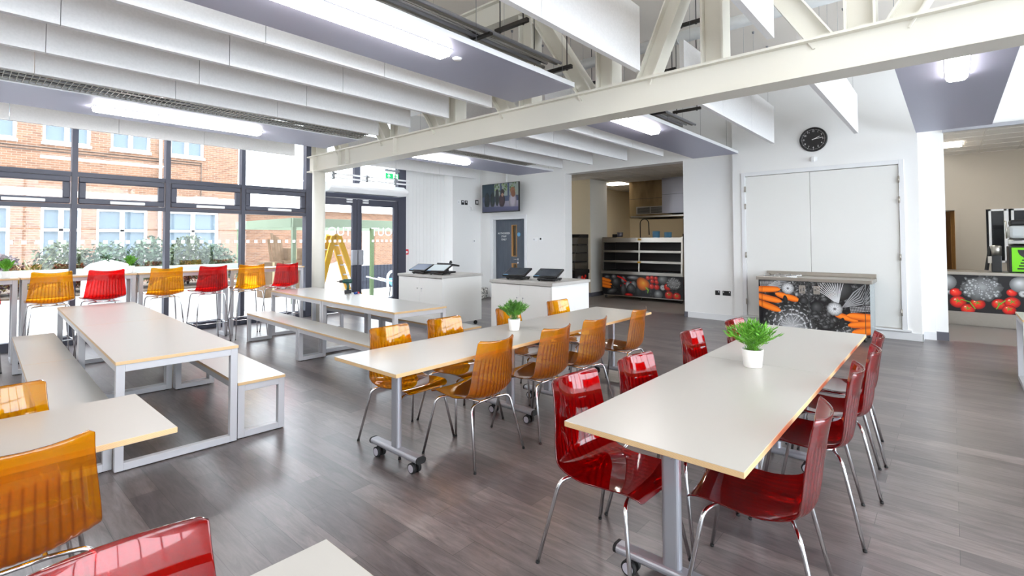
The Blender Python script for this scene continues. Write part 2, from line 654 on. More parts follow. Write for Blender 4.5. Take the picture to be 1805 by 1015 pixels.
# window wall: plinth, bulkhead over, flank beside the door
mb = MB()
mb.box(-6.0, 10.10, 4.70, 7.56, 10.34, ZC)
mb.box(-6.0, 10.10, 3.62, -1.17, 10.34, 4.70)
mb.box(-6.0, 10.10, 0.0, -1.17, 10.34, 3.62)
struct('wall_window', mb, M['wall'])
mb = MB(); mb.box(7.52, 10.29, 0, 8.93, 10.45, ZC)
# fine vertical reeding on the flank
for k in range(11):
    xx = 7.64 + k * 0.115
    mb.box(xx, 10.284, 0, xx + 0.09, 10.29, 3.6)
struct('wall_flank', mb, M['wall'])
mb = MB(); mb.box(8.93, 9.95, 0, 10.3, 10.45, ZC)
struct('wall_side', mb, M['wall'])

def window_bay(idx, xa, xb):
    """mullion at xa and xb, fixed light below, opening top-hung vent, fixed light above"""
    f = MB()
    f.box(xa - 0.035, 10.06, 0, xa + 0.035, 10.20, 4.70)
    f.box(xa + 0.035, 10.08, 0.0, xb - 0.035, 10.20, 0.13)
    f.box(xa + 0.035, 10.08, 2.085, xb - 0.035, 10.18, 2.15)
    f.box(xa + 0.035, 10.08, 2.575, xb - 0.035, 10.18, 2.64)
    f.box(xa + 0.035, 10.08, 4.62, xb - 0.035, 10.18, 4.70)
    if idx == 5:
        f.box(xb - 0.035, 10.06, 0, xb + 0.10, 10.22, 4.70)
    o = struct('window_%d' % idx, f, M['frame'])
    g = MB()
    for z0, z1 in ((0.13, 2.085), (2.64, 4.62)):
        g.box(xa + 0.035, 10.126, z0, xb - 0.035, 10.132, z1)
    struct('glass', g, M['glass'], o)
    s_ = MB()
    a, b, z0, z1, t = xa + 0.05, xb - 0.05, 2.155, 2.57, 0.085
    s_.box(a, 10.07, z0, b, 10.15, z0 + t)
    s_.box(a, 10.07, z1 - t, b, 10.15, z1)
    s_.box(a, 10.07, z0 + t, a + t, 10.15, z1 - t)
    s_.box(b - t, 10.07, z0 + t, b, 10.15, z1 - t)
    so = s_.build('opening_vent', M['frame'], o, bevel=0.012)
    g = MB(); g.box(a + t, 10.108, z0 + t, b - t, 10.114, z1 - t)
    g.build('glass', M['glass'], so)
    h = MB()
    cx = (xa + xb) / 2 + 0.05
    h.box(cx - 0.23, 10.035, 2.165, cx + 0.23, 10.07, 2.21)
    h.build('vent_opener', M['white'], so, bevel=0.008)
    d = MB()                                                     # manifestation squares stuck on the pane
    n = 8
    for k in range(n):
        x = xa + 0.035 + (xb - xa - 0.07) * (k + 0.5) / n
        d.box(x - 0.028, 10.1235, 1.535, x + 0.028, 10.1255, 1.59)
    d.build('safety_marking', M['film'], o)

BAYS = [-1.13, 0.09, 1.31, 2.525, 3.74, 5.00]
for i in range(5):
    window_bay(i + 1, BAYS[i], BAYS[i + 1])

# entrance door in the same screen
f = MB()
f.box(5.10, 10.06, 0, 5.22, 10.20, 4.70)
f.box(7.27, 10.06, 0, 7.50, 10.20, 4.70)
f.box(5.22, 10.06, 2.52, 7.27, 10.20, 2.62)
f.box(6.10, 10.08, 2.62, 6.24, 10.18, 4.62)
f.box(5.22, 10.08, 4.62, 7.27, 10.18, 4.70)
door1 = struct('door_1', f, M['frame'])
g = MB(); g.box(5.22, 10.126, 2.62, 6.10, 10.132, 4.62); g.box(6.24, 10.126, 2.62, 7.27, 10.132, 4.62)
struct('glass', g, M['glass'], door1)
for side, (a, b) in enumerate(((5.23, 6.155), (6.165, 7.26))):
    l = MB()
    t = 0.115
    l.box(a, 10.07, 0.01, a + t, 10.13, 2.51)
    l.box(b - t, 10.07, 0.01, b, 10.13, 2.51)
    l.box(a + t, 10.07, 2.36, b - t, 10.13, 2.51)
    l.box(a + t, 10.07, 0.01, b - t, 10.13, 0.22)
    lf = l.build('door_leaf', M['frame'], door1, bevel=0.006)
    g = MB(); g.box(a + t, 10.097, 0.22, b - t, 10.103, 2.36)
    g.build('glass', M['glass'], lf)
    h = MB()
    hx = b - 0.06 if side == 0 else a + 0.06
    h.box(hx - 0.085, 10.03, 1.02, hx + 0.085, 10.07, 1.36)
    h.build('push_plate', M['silver'], lf, bevel=0.01)
    c = MB(); cx = b - 0.20 if side == 0 else a + 0.20
    c.box(cx - 0.07, 10.04, 2.47, cx + 0.07, 10.07, 2.50)
    c.box(cx - 0.07, 10.04, 2.42, cx + 0.07, 10.07, 2.45)
    c.build('door_closer', M['white'], lf)
    d = MB()
    n = 6 if side == 0 else 7
    for k in range(n):
        x = a + t + (b - a - 2 * t) * (k + 0.5) / n
        d.box(x - 0.028, 10.0945, 1.535, x + 0.028, 10.0965, 1.59)
    d.build('safety_marking', M['film'], lf)
    v, fc = text_mesh('OUT', 0.27)
    w = MB()
    sx = 1 if side == 0 else -1
    ww = [((a + b) / 2 + (0.05 if side == 0 else 0.12) + sx * p[0], 10.094, 1.765 + p[1]) for p in v]
    w.add(ww, fc)
    w.build('door_lettering', M['film'], lf)

# staff wall (x = XK) with door opening, kitchen opening, clock wall, pier and servery opening
DY0, DY1, DZ = 8.33, 9.50, 2.16
mb = MB()
mb.box(XK, DY1, 0, XK + 0.29, 9.95, ZC)
mb.box(XK, DY0, DZ, XK + 0.29, DY1, ZC)
mb.box(XK, 7.05, 0, XK + 0.29, DY0, ZC)
struct('wall_staff', mb, M['wall'])
mb = MB()
mb.box(XK, 4.10, 3.18, XK + 0.29, 7.05, ZC)
struct('wall_header', mb, M['wall'])
mb = MB()
mb.box(XK, 3.02, 0, XK + 0.45, 4.10, ZC)
struct('wall_pillar', mb, M['wall'])
# clock wall with a shutter recess
SY0, SY1, SZ0, SZ1 = 0.60, 2.87, 0.16, 2.74
mb = MB()
mb.box(XW, SY1, 0, XW + 0.4, 3.10, ZC)
mb.box(XW, 0.36, 0, XW + 0.4, SY0, ZC)
mb.box(XW, SY0, SZ1, XW + 0.4, SY1, ZC)
mb.box(XW, SY0, 0, XW + 0.4, SY1, SZ0)
struct('wall_clock', mb, M['wall'])
mb = MB()
mb.box(10.17, 0.20, 0, 10.5, 0.40, ZC)
mb.box(10.20, 0.06, 0, 10.5, 0.20, ZC)
struct('wall_pier', mb, M['wall'])
mb = MB()
mb.box(10.20, -6.0, 3.26, 10.45, 0.06, ZC)
struct('wall_servery', mb, M['wall'])
mb = MB()
mb.box(10.14, -6.0, 3.205, 10.20, 0.07, 3.26)
struct('trim_servery', mb, M['silver'])

# skirtings
b = MB()
b.box(XW - 0.018, 0.345, 0, XW, 3.115, 0.12)
b.box(XW - 0.018, 0.345, 0, XW + 0.29, 0.36, 0.12)
b.box(XK - 0.018, 3.115, 0, XK, 4.03, 0.12)
struct('baseboard_clock', b, M['raft_edge'], bevel=0.004)
b = MB()
b.box(XK - 0.018, 7.05, 0, XK, 8.26, 0.12)
b.box(8.93, 9.932, 0, XK, 9.95, 0.12)
struct('baseboard_staff', b, M['raft_edge'])
b = MB()
b.box(10.15, 0.20, 0, 10.17, 0.345, 0.12)
struct('baseboard_pier', b, M['raft_edge'])
b = MB()
b.box(10.185, 0.055, 0, 10.20, 0.20, 0.13)
b.box(XK + 0.0, 4.10, 0, XK + 0.45, 4.112, 0.11)
b.box(XK - 0.012, 4.03, 0, XK, 4.10, 0.11)
struct('baseboard_kitchen', b, M['skirt_dark'])

# shutter doors over the hatch (a pair of flush white leaves with frame, sill and hinges)
fr = MB()
fr.box(XW - 0.022, SY0 - 0.07, SZ0, XW, SY0, SZ1 + 0.07)
fr.box(XW - 0.022, SY1, SZ0, XW, SY1 + 0.07, SZ1 + 0.07)
fr.box(XW - 0.022, SY0, SZ1, XW, SY1, SZ1 + 0.07)
fr.box(XW - 0.045, SY0 - 0.12, SZ0 - 0.03, XW, SY1 + 0.12, SZ0)
door2 = struct('door_2', fr, M['raft_edge'], bevel=0.004)
ym = 1.82
for side, (a, c) in enumerate(((SY0 + 0.006, ym - 0.003), (ym + 0.003, SY1 - 0.006))):
    l = MB(); l.box(XW + 0.006, a, SZ0 + 0.012, XW + 0.05, c, SZ1 - 0.008)
    lf = l.build('door_leaf', M['cab_white'], door2)
    h = MB()
    y = SY0 if side == 0 else SY1
    for z in (0.42, 1.28, 2.18, 2.50):
        h.box(XW - 0.03, y - 0.014, z - 0.05, XW - 0.022, y + 0.014, z + 0.05)
        h.cyl((XW - 0.026, y, z - 0.052), (XW - 0.026, y, z + 0.052), 0.008, 8)
    h.build('hinge', M['steel'], lf)

# staff door
fr = MB()
fr.box(XK - 0.02, DY0 - 0.07, 0, XK, DY0, DZ + 0.07)
fr.box(XK - 0.02, DY1, 0, XK, DY1 + 0.07, DZ + 0.07)
fr.box(XK - 0.02, DY0, DZ, XK, DY1, DZ + 0.07)
fr.box(XK, DY1 - 0.035, 0, XK + 0.26, DY1, DZ)
fr.box(XK, DY0, 0, XK + 0.26, DY0 + 0.02, DZ)
fr.box(XK, DY0 + 0.02, DZ - 0.03, XK + 0.26, DY1 - 0.035, DZ)
door3 = struct('door_3', fr, M['raft_edge'])
xd = XK + 0.12
def slab_with_holes(mb, x0, x1, y0, y1, z0, z1, holes):
    """a slab in the YZ plane with rectangular holes (all in one column)"""
    ha, hb = holes[0][0], holes[0][1]
    mb.box(x0, y0, z0, x1, ha, z1)
    mb.box(x0, hb, z0, x1, y1, z1)
    z = z0
    for (_, _, a, c) in holes:
        mb.box(x0, ha, z, x1, hb, a)
        z = c
    mb.box(x0, ha, z, x1, hb, z1)
l = MB()
slab_with_holes(l, xd, xd + 0.045, 8.56, DY1 - 0.038, 0.008, DZ - 0.035, [(8.72, 8.87, 0.55, 0.93), (8.72, 8.87, 1.15, 1.96)])
lf = l.build('door_leaf', M['door_grey'], door3)
l = MB(); l.box(xd, DY0 + 0.022, 0.008, xd + 0.045, 8.556, DZ - 0.035)
l.build('side_leaf', M['door_grey'], door3)
bd = MB()
for (z0, z1) in ((0.55, 0.93), (1.15, 1.96)):
    bd.box(xd - 0.008, 8.70, z0 - 0.02, xd, 8.725, z1 + 0.02)
    bd.box(xd - 0.008, 8.865, z0 - 0.02, xd, 8.89, z1 + 0.02)
    bd.box(xd - 0.008, 8.725, z1, xd, 8.865, z1 + 0.02)
    bd.box(xd - 0.008, 8.725, z0 - 0.02, xd, 8.865, z0)
    bd.box(xd, 8.855, z0, xd + 0.045, 8.87, z1)
bd.build('glazing_bead', M['oak'], lf)
g = MB(); g.box(xd + 0.02, 8.72, 0.55, xd + 0.026, 8.855, 0.93); g.box(xd + 0.02, 8.72, 1.15, xd + 0.026, 8.855, 1.96)
g.build('vision_panel', M['glass'], lf)
h = MB()
h.cyl((xd - 0.012, 8.66, 1.06), (xd, 8.66, 1.06), 0.026, 16)
h.tube([(xd - 0.01, 8.66, 1.06), (xd - 0.05, 8.66, 1.06), (xd - 0.055, 8.68, 1.06), (xd - 0.055, 8.79, 1.06)], 0.009, 8)
h.cyl((xd - 0.012, 8.66, 0.97), (xd, 8.66, 0.97), 0.026, 16)
h.build('door_handle', M['chrome'], lf)
d = MB()
d.add([(xd - 0.003, 8.635 + 0.055 * math.cos(2 * PI * k / 20), 1.72 + 0.055 * math.sin(2 * PI * k / 20)) for k in range(20)], [tuple(range(20))])
d.build('fire_door_disc', M['blue'], lf)
w = MB()
for i, t in enumerate(('AUTHORISED', 'STAFF', 'ONLY')):
    v, fc = text_mesh(t, 0.072)
    w.add([(xd - 0.004, 9.17 - p[0], 1.755 - i * 0.085 + p[1]) for p in v], fc)
w.build('door_lettering', M['lettering'], lf)
# room glimpsed behind the staff door's glass
mb = MB()
mb.box(11.1, 8.45, 0, 11.2, 9.95, 3.2); mb.box(10.27, 9.85, 0, 11.1, 9.95, 3.2); mb.box(10.27, 8.45, 3.1, 11.1, 9.85, 3.2)
struct('wall_corridor', mb, M['cream'])

# kitchen beyond the big opening
mb = MB(); mb.box(10.27, 0.46, 3.26, 17.0, 10.5, 3.36)
# visible suspended-ceiling grid
for x in [10.6 + 0.6 * k for k in range(11)]:
    mb.box(x - 0.012, 0.46, 3.254, x + 0.012, 10.4, 3.26)
for y in [0.6 + 0.6 * k for k in range(16)]:
    mb.box(10.3, y - 0.012, 3.254, 17.0, y + 0.012, 3.26)
struct('ceiling_kitchen', mb, M['tile'])
mb = MB(); mb.box(16.2, 0.46, 0, 16.4, 10.5, 3.26)
struct('wall_kitchen', mb, M['cream'])
mb = MB(); mb.box(11.82, 7.50, 0, 12.72, 8.00, 3.26, [0, 0, 0, 0, 0, 1]); mb.box(11.82, 8.00, 0, 12.2, 10.5, 3.26, 1)
struct('wall_column', mb, [M['kwall'], M['cream']])
mb = MB(); mb.box(12.2, 8.62, 0, 16.2, 8.80, 3.26)
struct('wall_scullery', mb, M['cream'])
mb = MB(); mb.box(10.45, 0.42, 0, 16.2, 0.46, 3.26)
struct('wall_partition', mb, M['kwall'])
b = MB(); b.box(11.80, 7.485, 0, 12.72, 7.50, 0.11); b.box(11.80, 7.5, 0, 11.82, 9.9, 0.11)
struct('baseboard_column', b, M['skirt_dark'])

# servery room beyond the wide opening on the pier side
mb = MB(); mb.box(10.45, -6.0, 3.46, 17.0, 0.42, 3.56)
for x in [10.8 + 0.6 * k for k in range(10)]:
    mb.box(x - 0.012, -6.0, 3.454, x + 0.012, 0.4, 3.46)
for y in [-5.9 + 0.6 * k for k in range(11)]:
    mb.box(10.45, y - 0.012, 3.454, 16.9, y + 0.012, 3.46)
struct('ceiling_servery', mb, M['tile'])
mb = MB()
mb.box(15.0, -0.05, 2.20, 15.2, 0.42, 3.46)
mb.box(15.0, 0.16, 0, 15.2, 0.42, 2.20)
mb.box(15.0, -0.58, 0, 15.2, -0.08, 3.46)
mb.box(15.0, -0.08, 2.20, 15.2, -0.05, 3.46)
mb.box(15.0, -0.93, 2.20, 15.2, -0.58, 3.46)
mb.box(15.0, -0.93, 0, 15.2, -0.58, 1.05)
mb.box(15.0, -6.0, 2.2, 15.2, -0.93, 3.46)
mb.box(15.0, -6.0, 0, 15.2, -0.93, 1.05)
mb.box(15.0, -6.0, 1.05, 15.2, -3.4, 2.2)
struct('wall_coffee', mb, M['beige'])
f = MB()
for (a, c) in ((-0.90, -0.62), (-3.4, -0.97)):
    for (p, q, r_, s_) in ((a, a + 0.04, 1.05, 2.2), (c - 0.04, c, 1.05, 2.2), (a, c, 1.05, 1.09), (a, c, 2.16, 2.2)):
        f.box(14.97, p, r_, 15.1, q, s_)
f.box(14.98, -0.93, 1.05, 15.12, -0.90, 2.2)
o = struct('window_6', f, M['raft_edge'])
g = MB(); g.box(15.06, -0.87, 1.09, 15.07, -0.66, 2.16); g.box(15.06, -3.36, 1.09, 15.07, -1.01, 2.16)
struct('glass', g, M['glass'], o)
mb = MB(); mb.box(16.6, -6.0, 0, 16.7, 0.42, 3.4)
struct('wall_office', mb, mat('dark_office_wall', (52, 54, 62), 0.8))
f = MB()
f.box(14.96, -0.13, 0, 15.0, -0.07, 2.26); f.box(14.96, 0.14, 0, 15.0, 0.2, 2.26); f.box(14.96, -0.07, 2.2, 15.0, 0.14, 2.26)
door4 = struct('door_4', f, M['beige'])
l = MB(); l.bar((15.05, -0.075, 1.1), (15.20, -0.02, 1.1), 0.03, 2.18); l.bar((15.20, -0.02, 1.1), (15.9, 0.13, 1.1), 0.04, 2.18)
lf = l.build('door_leaf', M['oak'], door4)
mb = MB(); mb.box(16.0, -0.5, 0, 16.1, 0.42, 3.3)
struct('wall_lobby', mb, M['cream'])

# ---------------------------------------------------------------- exposed steelwork
def ibeam(mb, a, b, depth, width, tf, tw, up):
    """I section between a and b: 'up' is the web direction"""
    a, b = Vector(a), Vector(b)
    u = Vector(up)
    mb.bar(a, b, tw, depth - 2 * tf, 0, up=u)
    for sgn in (-1, 1):
        off = u * (sgn * (depth / 2 - tf / 2))
        mb.bar(a + off, b + off, width, tf, 0, up=u)
    return mb

XT = 4.62
truss = thing('roof_truss', 'cream painted steel roof truss spanning from the window column over the tables', 'truss', (XT, 0, 0))
m_ = MB(); ibeam(m_, (0.03, 9.14, 3.01), (-0.02, -4.6, 3.01), 0.30, 0.27, 0.022, 0.15, (0, 0, 1))
for y in (8.87, 8.0, 7.75, 6.37):
    m_.box(-0.115, y - 0.008, 2.88, 0.115, y + 0.008, 3.14)
m_.build('bottom_chord', M['steel_white'], truss)
m_ = MB(); ibeam(m_, (0, 9.14, 4.42), (0, -4.6, 4.42), 0.30, 0.27, 0.022, 0.15, (0, 0, 1))
m_.build('top_chord', M['steel_white'], truss)
for y in (8.87, 6.37, 5.08, 3.76, 2.69, 1.58, 0.485, -0.65, -1.8):
    v_ = MB(); ibeam(v_, (0, y, 3.16), (0, y, 4.27), 0.20, 0.20, 0.016, 0.05, (0, 1, 0))
    v_.build('vertical_member', M['steel_white'], truss)
for (y0, y1) in ((6.68, 7.5), (5.40, 6.2), (4.08, 4.85), (2.92, 3.66), (2.26, 1.74), (0.72, 1.45), (0.26, -0.45), (8.0, 8.75)):
    d_ = MB()
    a, c = Vector((0, y0, 3.12)), Vector((0, y1, 4.30))
    t_ = (c - a).normalized()
    ibeam(d_, a, c, 0.17, 0.18, 0.014, 0.045, Vector((1, 0, 0)).cross(t_))
    d_.build('diagonal_member', M['steel_white'], truss)
col = MB()
col.cyl((4.62, 8.87, 0.0), (4.62, 8.87, 2.86), 0.115, 32)
tag(col.build('round_column', M['steel_white']), 'round white steel column carrying the roof truss beside the glass entrance door', 'column', kind='thing')
dm = MB()
dm.cyl((6.5, -3.0, 4.285), (6.5, 9.9, 4.285), 0.078, 20)
for y in (0.3, 1.35, 2.7, 4.2):
    dm.tube([(6.5 + 0.083 * math.cos(a * PI / 8), y, 4.285 + 0.083 * math.sin(a * PI / 8)) for a in range(16)], 0.006, 6, closed=True)
tag(dm.build('roof_pipe', mat('pale_grey_pipe', (214, 216, 216), 0.5)), 'pale grey round pipe running across under the ceiling behind the truss', 'pipe')

# ---------------------------------------------------------------- baffles
def panel_obj():
    b_ = MB(); b_.box(-0.5, -0.026, 0, 0.5, 0.026, 0.63)
    return b_
ROWS = [(1.07, 'row above the red chair tables'), (2.25, 'row between clock and middle raft'),
        (4.23, 'row alongside the middle raft'), (5.02, 'second row windowward from the middle raft'),
        (5.85, 'third row windowward from the middle raft'), (6.65, 'row bordering the window raft mesh tray'),
        (9.45, 'row against the window wall')]
SEG_A = [(-0.62, 0.55), (0.55, 1.72), (1.72, 2.87), (2.87, 4.42)]
NAME_A = ['fourth back from the truss', 'third back from the truss', 'second back from the truss', 'ending at the truss']
SEG_B = [(5.48, 6.75), (6.75, 8.02), (8.02, 9.30)]
NAME_B = ['starting just past the truss', 'middle panel past the truss', 'ending before the kitchen wall']
for y, rn in ROWS:
    for segs, names, gp in ((SEG_A, NAME_A, 'a'), (SEG_B, NAME_B, 'b')):
        for (a, c), sn in zip(segs, names):
            if gp == 'a' and y < 3 and a < 1.5:
                continue
            if y > 9 and gp == 'b' and a < 5:
                continue
            b_ = MB(); b_.box(a + 0.003, y - 0.026, 3.20, c - 0.003, y + 0.026, 3.83 if y > 2 else 3.80)
            o = b_.build('acoustic_baffle', M['baffle'])
            tag(o, 'white baffle in the %s, %s' % (rn, sn), 'baffle', 'hanging acoustic baffles')
            for q in (a + 0.25, c - 0.25):
                w = MB()
                w.cyl((q, y, 3.80), (q, y, ZC), 0.0015, 5)
                w.lathe([(0.0, 0), (0.012, 0), (0.02, 0.03), (0.0, 0.03)], 10, 0, (q, y, ZC - 0.03))
                w.build('suspension_wire', M['grey'], o)

# ---------------------------------------------------------------- light rafts, luminaires, cable trays
def raft(x0, x1, y0, y1, label):
    r_ = MB()
    r_.box(x0, y0, 3.185, x1, y1, 3.215, [0, 1, 1, 1, 1, 1])
    for ya in (y0, y1 - 0.004):
        r_.box(x0, ya, 3.2155, x1, ya + 0.004, 3.235, 1)
    o = r_.build('light_raft', [M['raft'], M['raft_edge']])
    tag(o, label, 'light raft', 'ceiling light rafts')
    x = x0 + 0.4
    while x < x1:
        for y in (y0 + 0.03, y1 - 0.03):
            w = MB(); w.cyl((x, y, 3.21), (x, y, ZC), 0.002, 5)
            w.build('suspension_wire', M['grey'], o)
        x += 1.25
    return o
raft(-1.2, 4.38, 2.96, 3.83, 'lilac grey light raft above the orange chair tables, on the near side of the truss')
raft(5.15, 9.86, 2.98, 3.84, 'lilac grey light raft past the truss ending at the white pillar by the kitchen')
raft(5.15, 9.78, -0.47, 0.37, 'lilac grey light raft ending at the pier beside the coffee servery')
raft(-1.2, 4.38, 7.12, 8.22, 'grey light raft along the glazing over the bar stools, before the truss')
raft(5.15, 9.45, 7.0, 8.10, 'grey light raft past the truss in front of the television')

def luminaire(x0, x1, yc, label):
    poly = [(yc - 0.082, 3.185), (yc - 0.082, 3.15), (yc - 0.055, 3.128), (yc + 0.055, 3.128), (yc + 0.082, 3.15), (yc + 0.082, 3.185)]
    b_ = MB(); b_.prism(poly, 'x', x0, x1)
    o = b_.build('ceiling_light', M['lamp'], bevel=0.018, seg=3)
    tag(o, label, 'ceiling light', 'long white lights under the rafts')
    e = MB()
    e.box(x0 - 0.008, yc - 0.088, 3.175, x1 + 0.008, yc + 0.088, 3.1845)
    e.build('light_housing', M['white'], o)
luminaire(1.0, 2.81, 3.22, 'long lit white ceiling light on the raft above the orange chair tables')
luminaire(1.15, 3.06, 7.65, 'long lit white ceiling light on the raft along the glazing')
luminaire(5.60, 6.95, 3.27, 'lit white ceiling light on the raft between truss and white pillar')
luminaire(5.70, 7.15, 7.50, 'lit white ceiling light on the raft in front of the television')
luminaire(5.30, 6.62, -0.075, 'lit white ceiling light on the raft by the coffee servery')
# further luminaires of the same kind that stand outside the picture but light the room
luminaire(-4.2, -2.3, 3.22, 'long lit white ceiling light on the continued line behind the camera')
luminaire(1.0, 2.84, -0.30, 'long lit white ceiling light above the red chair side behind the camera')
luminaire(-4.2, -2.3, -0.30, 'long lit white ceiling light at the back of the room')
luminaire(-4.2, -2.3, 7.65, 'long lit white ceiling light by the first windows')
sd = MB(); sd.lathe([(0.0, -0.016), (0.035, -0.014), (0.045, 0.0), (0.0, 0.0)], 18, 0, (2.98, 3.26, 3.184))
tag(sd.build('smoke_detector', M['white']), 'small round white detector at the end of the light above the orange chair tables', 'detector')

def mesh_tray(x0, x1, yc, z, label, w=0.20):
    t_ = thing('cable_tray', label, 'cable tray')
    b_ = MB()
    for y in (yc - w / 2, yc - w / 6, yc + w / 6, yc + w / 2):
        b_.bar((x0, y, z), (x1, y, z), 0.006, 0.006)
    for y in (yc - w / 2, yc + w / 2):
        b_.bar((x0, y, z + 0.05), (x1, y, z + 0.05), 0.006, 0.006)
    x = x0
    while x < x1:
        b_.bar((x, yc - w / 2, z), (x, yc + w / 2, z), 0.005, 0.005)
        for y in (yc - w / 2, yc + w / 2):
            b_.bar((x, y, z), (x, y, z + 0.05), 0.005, 0.005, up=(1, 0, 0))
        x += 0.05
    b_.build('tray_basket', M['cable'], t_)
    rnd = random.Random(int(yc * 100))
    for k in range(6):
        c_ = MB()
        y0 = yc - w / 2 + 0.03 + k * (w - 0.06) / 5
        pts = [(x0 + (x1 - x0) * i / 16, y0 + rnd.uniform(-0.015, 0.015), z + 0.018 + rnd.uniform(0, 0.012)) for i in range(17)]
        c_.tube(pts, 0.010, 6)
        c_.build('cable', M['black'] if k % 2 else M['grey'], t_)
    return t_
mesh_tray(-1.0, 4.35, 6.905, 3.20, 'dark mesh cable tray full of cables beside the raft along the glazing', 0.40)
mesh_tray(5.2, 8.4, 6.835, 3.20, 'mesh cable tray beside the raft in front of the television', 0.29)

def conduit_tray(x0, x1, yc, z, label):
    t_ = thing('conduit_rack', label, 'conduit rack')
    b_ = MB()
    x = x0 + 0.3
    while x < x1:
        b_.box(x - 0.02, yc - 0.17, z - 0.03, x + 0.02, yc + 0.17, z - 0.008)
        x += 1.3
    b_.build('support_bar', M['steel_dark'], t_)
    for k in range(6):
        c_ = MB()
        y = yc - 0.14 + k * 0.056
        r_ = 0.017 + 0.006 * (k % 2)
        n = 60
        if k in (1, 4):                                             # ribbed flexible duct
            c_.tube([(x0 + (x1 - x0) * i / (n * 4), y, z + r_) for i in range(n * 4 + 1)], [r_ * (1 + 0.10 * (i % 2)) for i in range(n * 4 + 1)], 8)
        else:
            c_.cyl((x0, y, z - 0.008 + r_), (x1 - 0.05 * k, y, z - 0.008 + r_), r_, 8)
        c_.build('conduit', [M['silver'], M['cable'], M['chrome']][k % 3], t_)
    return t_
conduit_tray(-1.0, 4.3, 3.22, 3.44, 'rack of grey conduits lying above the raft over the orange chair tables')
conduit_tray(5.3, 8.1, 3.25, 3.44, 'rack of grey conduits above the raft that ends at the white pillar')

def hanger(x, y, z, length, label, axis='y'):
    t_ = thing('trapeze_hanger', label, 'hanger', (x, y, z), 0 if axis == 'y' else -PI / 2, 'dark channel hangers under the ceiling')
    c_ = MB()
    h = length / 2
    c_.box(-0.02, -h, -0.02, 0.02, h, 0.02)
    c_.box(-0.013, -h - 0.004, -0.013, 0.013, -h, 0.013)
    c_.build('channel', M['steel_dark'], t_, bevel=0.003)
    for s_ in (-1, 1):
        r_ = MB(); r_.cyl((0, s_ * (h - 0.06), -0.035), (0, s_ * (h - 0.06), ZC - z), 0.006, 8)
        r_.cyl((0, s_ * (h - 0.06), -0.03), (0, s_ * (h - 0.06), -0.02), 0.013, 6)
        r_.build('threaded_rod', M['steel_dark'], t_)
hanger(3.62, 3.18, 3.66, 0.42, 'dark channel hanger above the conduits over the orange chair tables')
hanger(4.30, 3.22, 3.385, 0.56, 'dark channel hanger under the conduits at the end of the raft by the truss')
hanger(5.9, 2.33, 4.18, 0.30, 'dark channel hanger beside the round roof pipe')
hanger(7.0, 3.14, 4.06, 0.36, 'dark channel hanger between the round roof pipe and the kitchen front wall')
hanger(7.6, 3.05, 3.58, 0.44, 'dark channel hanger above the conduits by the white pillar')
hanger(6.6, 4.0, 4.0, 0.40, 'dark channel hanger seen through the truss beyond its second upright')

# ---------------------------------------------------------------- chairs
def bez(pts, n):
    """Catmull-Rom through the points"""
    P = [Vector(p) for p in pts]
    P = [P[0] * 2 - P[1]] + P + [P[-1] * 2 - P[-2]]
    out = []
    segs = len(P) - 3
    for i in range(n + 1):
        t = i / n * segs
        k = min(int(t), segs - 1)
        t -= k
        a, b, c, d = P[k:k + 4]
        out.append(0.5 * ((2 * b) + (c - a) * t + (2 * a - 5 * b + 4 * c - d) * t * t + (3 * b - a - 3 * c + d) * t ** 3))
    return out

def smooth(a, b, x):
    t = max(0.0, min(1.0, (x - a) / (b - a)))
    return t * t * (3 - 2 * t)

